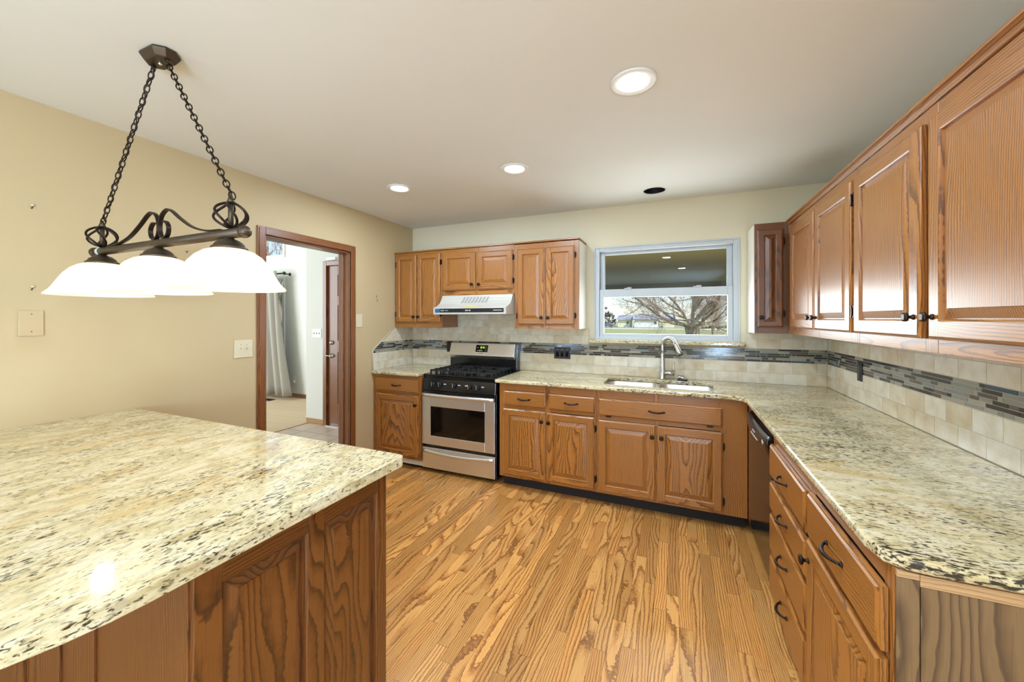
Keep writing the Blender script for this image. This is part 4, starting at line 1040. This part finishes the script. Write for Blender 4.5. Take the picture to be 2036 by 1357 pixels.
r1 = [b.vert((HOLE[0] + 0.0815 * math.cos(2 * PI * k / n), HOLE[1] + 0.0815 * math.sin(2 * PI * k / n), H + 0.15)) for k in range(n)]
for k in range(n): b.face((r0[k], r0[(k + 1) % n], r1[(k + 1) % n], r1[k]), 'black_hole', True)
b.face(r1, 'black_hole'); b.build('can', root, recalc=False)
MB().lathe([(0.082, H - 0.0005), (0.090, H - 0.0005), (0.090, H - 0.003), (0.082, H - 0.003)], 'white', (HOLE[0], HOLE[1], 0), 32, cap=False).build('rim', root)
MB().lathe([(0.014, H + 0.148), (0.014, H + 0.10), (0.010, H + 0.09)], 'nickel', (HOLE[0] + 0.01, HOLE[1], 0), 14).build('socket', root)

# ------------------------------------------------------------------ wall plates and hooks
def plate(name, label, cat, fn, u0, u1, v0, v1, m, inner=(), group=None, t_=0.006):
    b = MB()
    P = [fn(a, c, w) for w in (0, t_) for a, c in ((u0, v0), (u1, v0), (u1, v1), (u0, v1))]; xs, ys, zs = zip(*P)
    b.box(min(xs), max(xs), min(ys), max(ys), min(zs), max(zs), m)
    o = tag(b.build(name, None, 0.002), label, cat, group)
    for nm, a0, a1, c0, c1, w0, w1, mm in inner:
        P = [fn(a, c, w) for w in (w0, w1) for a, c in ((a0, c0), (a1, c0), (a1, c1), (a0, c1))]; xs, ys, zs = zip(*P)
        MB().box(min(xs), max(xs), min(ys), max(ys), min(zs), max(zs), mm).build(nm, o, 0.001)
    return o
fL = faceXp(XL + 0.0005); fB = faceY(DB - 0.0105); fR = faceX(XR - 0.0105)
plate('light_switch', 'ivory two-toggle light switch left of the doorway', 'light switch', fL, 1.640, 1.762, 1.155, 1.276, 'whiteplate',
      [('toggle', 1.678, 1.686, 1.212, 1.228, 0.004, 0.016, 'whiteplate'), ('toggle', 1.718, 1.726, 1.212, 1.228, 0.004, 0.016, 'whiteplate'),
       ('screw', 1.680, 1.685, 1.242, 1.247, 0.005, 0.0068, 'greyprint'), ('screw', 1.720, 1.725, 1.242, 1.247, 0.005, 0.0068, 'greyprint')])
plate('blank_plate', 'blank tan cover plate on the wall left of the pendant lamp', 'cover plate', fL, 0.716, 0.792, 1.344, 1.463, 'wallL', [('screw', 0.752, 0.757, 1.443, 1.448, 0.005, 0.0068, 'greyprint'), ('screw', 0.752, 0.757, 1.362, 1.367, 0.005, 0.0068, 'greyprint')])
plate('blank_plate', 'small cream cover plate just right of the doorway casing', 'cover plate', fL, 2.712, 2.788, 1.342, 1.466, 'whiteplate')
def outlet_parts(a0, a1, c0, c1): return [('receptacle', a0 + 0.017, a1 - 0.017, c0 + 0.015, c1 - 0.015, 0.005, 0.008, 'ovenglass')]
plate('wall_outlet', 'black wall outlet left of the stove in the mosaic band', 'outlet', fB, -2.283, -2.213, 1.066, 1.180, 'blackpl', outlet_parts(-2.283, -2.213, 1.066, 1.180), 'black outlets')
plate('light_switch', 'black triple rocker switch plate on the tiles right of the stove', 'light switch', fB, -1.077, -0.919, 1.042, 1.152, 'blackpl',
      [('rocker', -1.058 + k * 0.046, -1.030 + k * 0.046, 1.062, 1.132, 0.005, 0.009, 'ovenglass') for k in range(3)])
plate('wall_outlet', 'black wall outlet on the right wall below the wall cabinets', 'outlet', fR, 2.955, 3.015, 1.043, 1.155, 'blackpl', outlet_parts(2.955, 3.015, 1.043, 1.155), 'black outlets')
b = MB(); b.lathe([(0.006, 0.0005), (0.006, 0.003)], 'nickel', (XL, 2.98, 1.648), 10, axis='X'); b.tube([(XL + 0.003, 2.98, 1.648), (XL + 0.008, 2.98, 1.63), (XL + 0.012, 2.98, 1.60), (XL + 0.02, 2.98, 1.597), (XL + 0.024, 2.98, 1.606)], 0.0022, 'nickel', 6)
tag(b.build('wall_hook'), 'small silver hook on the wall between doorway and cabinets', 'hook')
for y_, z_, lab in ((0.759, 1.952, 'upper of two small wall anchors left of the hanging lamp'), (0.759, 1.574, 'lower of two small wall anchors left of the hanging lamp'), (1.372, 1.845, 'small brass cup hook on the wall behind the hanging lamp')):
    b = MB(); b.lathe([(0.007, 0.0005), (0.006, 0.004), (0.003, 0.010), (0.001, 0.011)], 'whiteplate', (XL, y_, z_), 12, axis='X'); b.tube([(XL + 0.001, y_ + 0.002, z_ - 0.004), (XL + 0.004, y_ - 0.003, z_ - 0.012), (XL + 0.002, y_ - 0.003, z_ - 0.018)], 0.002, 'bronzelt', 6)
    tag(b.build('wall_anchor' if 'anchor' in lab else 'wall_hook'), lab, 'hook')

# ------------------------------------------------------------------ hall and living room beyond the doorway
HW = 3.72; FW = 4.80; HX = -9.0; HZ = 3.9; HS = 0.2
struct(MB().box(-4.61, XL - 0.13, HS, HW, -0.05, 0.0, 'htile').build('floor_hall'))
struct(MB().box(HX, -4.611, HS, FW, -0.05, 0.008, 'carpet').build('floor_carpet'))
b = MB(); b.box(-4.666, -4.335, HW, HW + 0.14, 0, HZ, 'hallw').box(-3.24, XL - 0.126, HW, HW + 0.14, 0, HZ, 'hallw').box(-4.335, -3.24, HW, HW + 0.14, 2.19, HZ, 'hallw').box(-4.666, -4.53, HW + 0.14, FW, 0, HZ, 'hallw')
struct(b.build('wall_hall'))
def wall_holes(y0, y1, x0, x1, z1, holes, m, name):
    b = MB(); xs = x0
    for hx0, hx1, hz in sorted(holes):
        b.box(xs, hx0, y0, y1, 0, z1, m); zz = 0
        for a, c in hz: b.box(hx0, hx1, y0, y1, zz, a, m); zz = c
        b.box(hx0, hx1, y0, y1, zz, z1, m); xs = hx1
    b.box(xs, x1, y0, y1, 0, z1, m); return struct(b.build(name))
wall_holes(FW, FW + 0.14, HX, -4.53, HZ, [(-7.70, -6.56, [(0.45, 2.20), (2.545, 3.06)])], 'hallw', 'wall_far')
b = MB(); b.box(HX - 0.14, HX, HS, FW + 0.14, 0, HZ, 'hallw'); struct(b.build('wall_far_left'))
struct(MB().box(HX - 0.14, XL - 0.126, HS - 0.14, HS, 0, HZ, 'hallw').build('wall_near_hall'))
struct(MB().box(HX - 0.14, XL - 0.126, HS - 0.14, FW + 0.14, HZ, HZ + 0.05, 'ceil').build('ceiling_hall'))
struct(MB().box(XL - 0.131, XL - 0.1255, HS, DX0 - 0.06, 0, H, 'hallw').box(XL - 0.131, XL - 0.1255, DX1 + 0.06, HW, 0, H, 'hallw').box(XL - 0.131, XL - 0.02, HS, HW, H + 0.06, HZ, 'hallw').build('wall_hall_kitchen'))
for nm, z0, z1, lab in (('window_2', 2.545, 3.06, 'small clerestory window with bare branches behind it, beyond the doorway'), ('window_3', 0.45, 2.20, 'tall window behind the grey curtain')):
    w = bpy.data.objects.new(nm, None); COL.objects.link(w); w.location = (-7.1, FW, z0); w['kind'] = 'structure'; w['label'] = lab
    b = MB(); ringbox(b, -7.70, -6.56, z0, z1, 0.05, FW - 0.02, FW + 0.08, 'white'); b.build('window_frame', w, 0.003)
    MB().box(-7.65, -6.61, FW + 0.04, FW + 0.044, z0 + 0.05, z1 - 0.05, 'glass').build('pane', w)
b = MB()
b.box(-6.55, -4.67, FW - 0.012, FW, 0.008, 0.075, 'trimY').box(-4.655, -4.335, HW - 0.012, HW, 0.0, 0.07, 'rawX')
tag(struct(b.build('baseboard_hall', None, 0.003)), 'low wood baseboard in the hall')
# front door
dr_ = bpy.data.objects.new('door_1', None); COL.objects.link(dr_); dr_.location = (-3.78, HW, 0); dr_['kind'] = 'structure'; dr_['label'] = 'brown weathered panelled front door seen through the doorway'
b = MB(); b.box(-4.335, -4.275, HW - 0.015, HW + 0.06, 0, 2.185, 'trimZ').box(-3.30, -3.24, HW - 0.015, HW + 0.06, 0, 2.185, 'trimZ').box(-4.275, -3.30, HW - 0.015, HW + 0.06, 2.125, 2.185, 'trimY')
b.build('door_frame', dr_, 0.003)
b = MB(); y0 = HW + 0.015; zs = [0.012, 0.30, 0.98, 1.13, 1.60, 1.72, 2.0, 2.12]
for x0, x1 in ((-4.272, -4.10), (-3.84, -3.735), (-3.475, -3.303)): b.box(x0, x1, y0, y0 + 0.04, 0.012, 2.122, 'trimZ')
for a, c in ((0.012, 0.30), (0.98, 1.13), (1.60, 1.72), (2.0, 2.122)):
    for x0, x1 in ((-4.10, -3.84), (-3.735, -3.475)): b.box(x0, x1, y0 + 0.001, y0 + 0.04, a, c, 'trimY')
for a, c in ((0.30, 0.98), (1.13, 1.60), (1.72, 2.0)):
    for x0, x1 in ((-4.10, -3.84), (-3.735, -3.475)): b.box(x0, x1, y0 + 0.014, y0 + 0.03, a, c, 'trimZ'); b.box(x0 + 0.05, x1 - 0.05, y0 + 0.005, y0 + 0.014, a + 0.05, c - 0.05, 'trimZ')
ds = b.build('door_slab', dr_, 0.002)
b = MB(); b.lathe([(0.030, -0.001), (0.028, -0.012), (0.014, -0.016), (0.013, -0.030), (0.006, -0.031)], 'nickel', (-4.20, y0, 1.105), 20, axis='Y'); b.build('deadbolt', ds)
b = MB(); b.lathe([(0.032, -0.001), (0.030, -0.010), (0.012, -0.014), (0.012, -0.045)], 'nickel', (-4.20, y0, 0.93), 20, axis='Y'); b.tube([(-4.20, y0 - 0.042, 0.93), (-4.245, y0 - 0.045, 0.932), (-4.30, y0 - 0.04, 0.928)], [0.010, 0.008, 0.007], 'nickel', 10); b.build('lever', ds)
MB().box(-4.272, -3.303, HW - 0.03, HW + 0.06, 0.001, 0.012, 'nickel').build('threshold', dr_)
plate('door_sensor', 'small white sensor box above the front door', 'sensor', faceY(HW - 0.0005), -4.255, -4.10, 2.195, 2.232, 'white', t_=0.025)
plate('light_switch', 'white three-toggle switch on the hall wall beside the front door', 'light switch', faceY(HW - 0.0005), -4.535, -4.375, 1.165, 1.285, 'white', [('toggle', -4.51 + k * 0.048, -4.503 + k * 0.048, 1.218, 1.234, 0.004, 0.014, 'vent') for k in range(3)])
plate('wall_outlet', 'white wall outlet low on the wall behind the curtain', 'outlet', faceY(FW - 0.0005), -6.36, -6.28, 0.26, 0.38, 'white', [('plug', -6.335, -6.30, 0.275, 0.315, 0.005, 0.03, 'white')])
# curtain and its rod
b = MB(); y_ = FW - 0.16; b.tube([(-7.9, y_, 2.225), (-6.39, y_, 2.225)], 0.012, 'blackmat', 10); b.sphere((-6.37, y_, 2.225), 0.03, 'blackmat', 14, 10); b.tube([(-6.435, y_, 2.225), (-6.435, FW - 0.001, 2.225)], 0.009, 'blackmat', 8); b.lathe([(0.03, -0.0005), (0.028, -0.008)], 'blackmat', (-6.435, FW, 2.225), 14, axis='Y')
tag(b.build('curtain_rod'), 'black curtain rod with a ball end over the living room window', 'curtain rod')
b = MB(); nx, nz = 60, 14; grid = []
for j in range(nz + 1):
    row = []; tz = j / nz; z = 2.262 - 2.18 * tz; flare = 0.10 + 0.9 * tz ** 1.4
    xr = -6.45 + 0.35 * (flare - 0.1); xl = -7.35 - 0.02 * tz
    for i in range(nx + 1):
        s_ = i / nx; x_ = xl + (xr - xl) * s_; yy = FW - 0.16 - 0.075 + (0.028 + 0.03 * tz) * math.sin(s_ * 2 * PI * 6 + tz * 0.8) + 0.012 * math.sin(s_ * 23 + tz * 3)
        row.append(b.vert((x_, yy, z)))
    grid.append(row)
for j in range(nz):
    for i in range(nx): b.face((grid[j][i], grid[j][i + 1], grid[j + 1][i + 1], grid[j + 1][i]), 'curtain', True)
cu = b.build('curtain'); so = cu.modifiers.new('solid', 'SOLIDIFY'); so.thickness = 0.004
tag(cu, 'long grey linen curtain hanging at the living room window', 'curtain')
b = MB(); b.box(-6.95, -6.42, 4.40, 4.52, 0.0082, 0.013, 'blackmat')
for k in range(10): b.box(-6.94 + k * 0.052, -6.915 + k * 0.052, 4.41, 4.51, 0.013, 0.016, 'bronze')
tag(b.build('floor_vent'), 'dark floor vent in the carpet under the curtain', 'floor vent')

# ------------------------------------------------------------------ outside the sink window
GZ = -1.0
struct(MB().box(-150, 150, DB + 0.2, 92, GZ - 0.1, GZ, 'lawn').build('ground_lawn'))
struct(MB().box(-150, 150, 92, 97, GZ - 0.1, GZ + 0.02, 'concrete').build('road'))
struct(MB().box(-150, 150, 97, 320, GZ - 0.1, GZ, 'lawn').build('ground_far'))
struct(MB().box(-60, XL - 0.14, -60, 0.0, -0.35, -0.05, 'concrete').build('ground_patio'))
PZ = 2.30
struct(MB().box(-2.7, 9, DB + 0.14, 10.4, PZ, PZ + 0.2, 'soffit').build('ceiling_porch'))
struct(MB().box(-2.7, 9, 10.25, 10.4, PZ - 0.17, PZ, 'beam').build('beam_porch'))
struct(MB().box(-2.7, 9, DB + 0.2, 10.6, GZ, GZ + 0.55, 'concrete').build('floor_porch'))
def branchy(name, base, h, r, spread, seed, levels, lab, cat, group=None, trunk_h=1.6, fan=6, tw_n=1):
    rnd = random.Random(seed); root = thing(name, base, lab, cat, group)
    tr, br_, tw = MB(), MB(), MB(); B0 = Vector(base)
    pts = [B0 + Vector((0.05 * math.sin(k), 0, trunk_h * k / 4)) for k in range(5)]
    tr.tube(pts, [r * 1.35, r * 1.05, r, r * 0.98, r * 1.1], 'bark', 12)
    def grow(p, d, L, rad, lv):
        n = 5; path = [p]; q = d.copy()
        for k in range(n):
            q = (q + Vector((rnd.uniform(-.28, .28), rnd.uniform(-.28, .28), rnd.uniform(-.16, .26)))).normalized(); path.append(path[-1] + q * L / n)
        rads = [rad * (1 - 0.55 * k / n) for k in range(n + 1)]
        if lv >= levels - 1: tw.tube(path, [max(x * 0.55, 0.005) for x in rads], 'twig', 3, cap=False)
        else: br_.tube(path, rads, 'bark', 6)
        if lv < levels:
            for k in range(1, n + 1):
                for m_ in range(2 if lv < 3 else tw_n):
                    a = Vector((rnd.uniform(-1, 1), rnd.uniform(-1, 1), rnd.uniform(-0.45, 0.75)))
                    nd = (path[k] - path[k - 1]).normalized() * 0.75 + a.normalized() * 0.8
                    grow(path[k], nd.normalized(), L * rnd.uniform(0.42, 0.62), rads[k] * 0.55, lv + 1)
    top = pts[-1]
    for k in range(fan):
        a = 2 * PI * k / fan + rnd.uniform(-.3, .3)
        grow(top - Vector((0, 0, rnd.uniform(0, 0.4) * trunk_h * 0.3)), Vector((math.cos(a), math.sin(a) * 0.7, rnd.uniform(0.08, 0.55))).normalized(), spread * rnd.uniform(0.75, 1.05), r * 0.24, 1)
    for k in range(3): grow(top, Vector((rnd.uniform(-.4, .4), rnd.uniform(-.3, .3), 1)).normalized(), h * 0.5, r * 0.34, 1)
    tr.build('trunk', root, recalc=False); br_.build('branches', root, recalc=False)
    o = tw.build('twigs', root, recalc=False); o['kind'] = 'stuff'
    return root
branchy('bare_tree', (0.85, 24, GZ), 7, 0.36, 6.4, 3, 4, 'large bare spreading tree on the lawn outside the sink window', 'tree', None, 2.0, 7, 2)
proto = branchy('distant_tree', (9.5, 70, GZ), 8, 0.25, 4.2, 9, 3, 'grey bare tree at the right edge of the view through the sink window', 'tree', 'distant bare trees', 2.0, 7)
spots = [(7.5, 84, 0.95, 0.8, 'grey bare tree just right of the big trunk, seen through the sink window'), (20.5, 84, 1.0, 2.1, 'farthest right grey bare tree beyond the lawn'),
         (8.5, 146, 1.3, 3.0, 'distant bare tree behind the big spreading tree'), (-6.5, 142, 1.2, 4.2, 'distant bare tree right of the white houses'), (-25.0, 140, 1.15, 5.0, 'distant bare tree at the left edge of the sink window view')]
for x_, y_, sc_, rz, lab in spots:
    r_ = proto.copy(); COL.objects.link(r_); r_.location = (x_, y_, GZ); r_.scale = (sc_,) * 3; r_.rotation_euler = (0, 0, rz); r_['label'] = lab
    for ch in list(proto.children):
        q = ch.copy(); COL.objects.link(q); q.parent = r_
for x_, y_, sc_, rz in ((4.2, 54, 0.75, 0.4), (13.5, 55, 0.75, 1.5), (5.5, 97, 1.1, 2.6), (20.5, 98, 1.1, 3.3), (9.5, 112.5, 1.2, 4.4), (20.5, 128, 1.3, 5.2)):
    r_ = proto.copy(); COL.objects.link(r_); r_.location = (x_, y_, GZ); r_.scale = (sc_,) * 3; r_.rotation_euler = (0, 0, rz)
    r_['label'] = 'grey bare tree in the thicket behind the big spreading tree'; r_['group'] = 'thicket beyond the lawn'
    for ch in list(proto.children):
        q = ch.copy(); COL.objects.link(q); q.parent = r_
branchy('bare_tree', (-13.6, 9.6, GZ), 7, 0.2, 3.4, 12, 3, 'bare tree whose branches show in the small high window beyond the doorway', 'tree', None, 3.4, 8)
# evergreen at the far left
root = thing('evergreen_tree', (-18.6, 116, GZ), 'dark round evergreen left of the white houses', 'tree')
MB().tube([(-18.6, 116, GZ), (-18.6, 116, GZ + 1.5)], [0.3, 0.2], 'bark', 8).build('trunk', root)
b = MB(); rnd = random.Random(4)
for k in range(260):
    a, e = rnd.uniform(0, 2 * PI), rnd.uniform(-0.5, PI / 2); rr_ = rnd.uniform(0.6, 1.0)
    p = Vector((-18.6 + 2.3 * rr_ * math.cos(a) * math.cos(e), 116 + 2.0 * rr_ * math.sin(a) * math.cos(e), GZ + 2.0 + 2.4 * rr_ * math.sin(e)))
    s_ = rnd.uniform(0.2, 0.45); v1 = Vector((rnd.uniform(-1, 1), rnd.uniform(-1, 1), rnd.uniform(-1, 1))).normalized() * s_; v2 = Vector((rnd.uniform(-1, 1), rnd.uniform(-1, 1), rnd.uniform(-1, 1))).normalized() * s_
    b.quad([p - v1, p - v2, p + v1, p + v2], 'evergreen')
b.build('foliage', root, recalc=False)['kind'] = 'stuff'
def house(x0, x1, y, zt, zr, wall, lab, garage=False):
    root = thing('house', ((x0 + x1) / 2, y + 4, GZ), lab, 'house', 'houses beyond the road')
    MB().box(x0, x1, y, y + 8, GZ, GZ + zt, wall).build('walls', root)
    b = MB(); b.prism([(y - 0.5, GZ + zt), (y + 4, GZ + zr), (y + 8.5, GZ + zt)], lambda p, q, t_: (t_, p, q), x0 - 0.4, x1 + 0.4, 'roof'); b.build('roof', root)
    if garage: MB().box(x0 + 0.6, x1 - 1.0, y - 0.05, y, GZ, GZ + zt * 0.78, 'housew').build('garage_door', root)
    MB().box(x1 - 0.9, x1 - 0.3, y - 0.05, y, GZ + 0.9, GZ + zt * 0.75, 'ovenglass').build('window', root)
house(-15.3, -12.0, 112, 2.1, 3.4, 'house', 'cream house at the left of the row beyond the road')
house(-10.6, -4.6, 110, 2.2, 3.6, 'housew', 'white house with a wide garage in the middle of the row beyond the road', True)
house(-3.3, -0.6, 112, 2.1, 3.3, 'house', 'small cream house at the right of the row beyond the road')
root = thing('wire_fence', (-8, 99, GZ), 'low galvanised wire fence along the road', 'fence')
b = MB()
for k in range(17): b.tube([(-19 + k * 1.5, 99, GZ), (-19 + k * 1.5, 99, GZ + 1.25)], 0.04, 'steel', 6)
b.build('fence_posts', root, recalc=False)
b = MB()
for z_ in (0.25, 0.5, 0.75, 1.0, 1.22): b.tube([(-19, 99, GZ + z_), (5, 99, GZ + z_)], 0.014, 'steel', 4)
b.build('fence_wire', root, recalc=False)
# parked car
root = thing('parked_car', (-17.2, 106, GZ), 'dark blue parked car at the left edge of the view past the fence', 'car')
b = MB(); b.prism([(-19.2, -0.7), (-15.3, -0.7), (-15.2, -0.2), (-16.2, -0.05), (-16.8, 0.35), (-18.3, 0.35), (-18.9, -0.02), (-19.3, -0.1)], lambda p, q, t_: (p, t_, q), 105.2, 106.8, 'carb'); b.build('body', root, 0.05)
for x_ in (-18.4, -16.1): MB().lathe([(0.32, 105.15), (0.32, 105.35)], 'blackmat', (x_, 0, -0.68), 16, axis='Y').build('wheel', root)
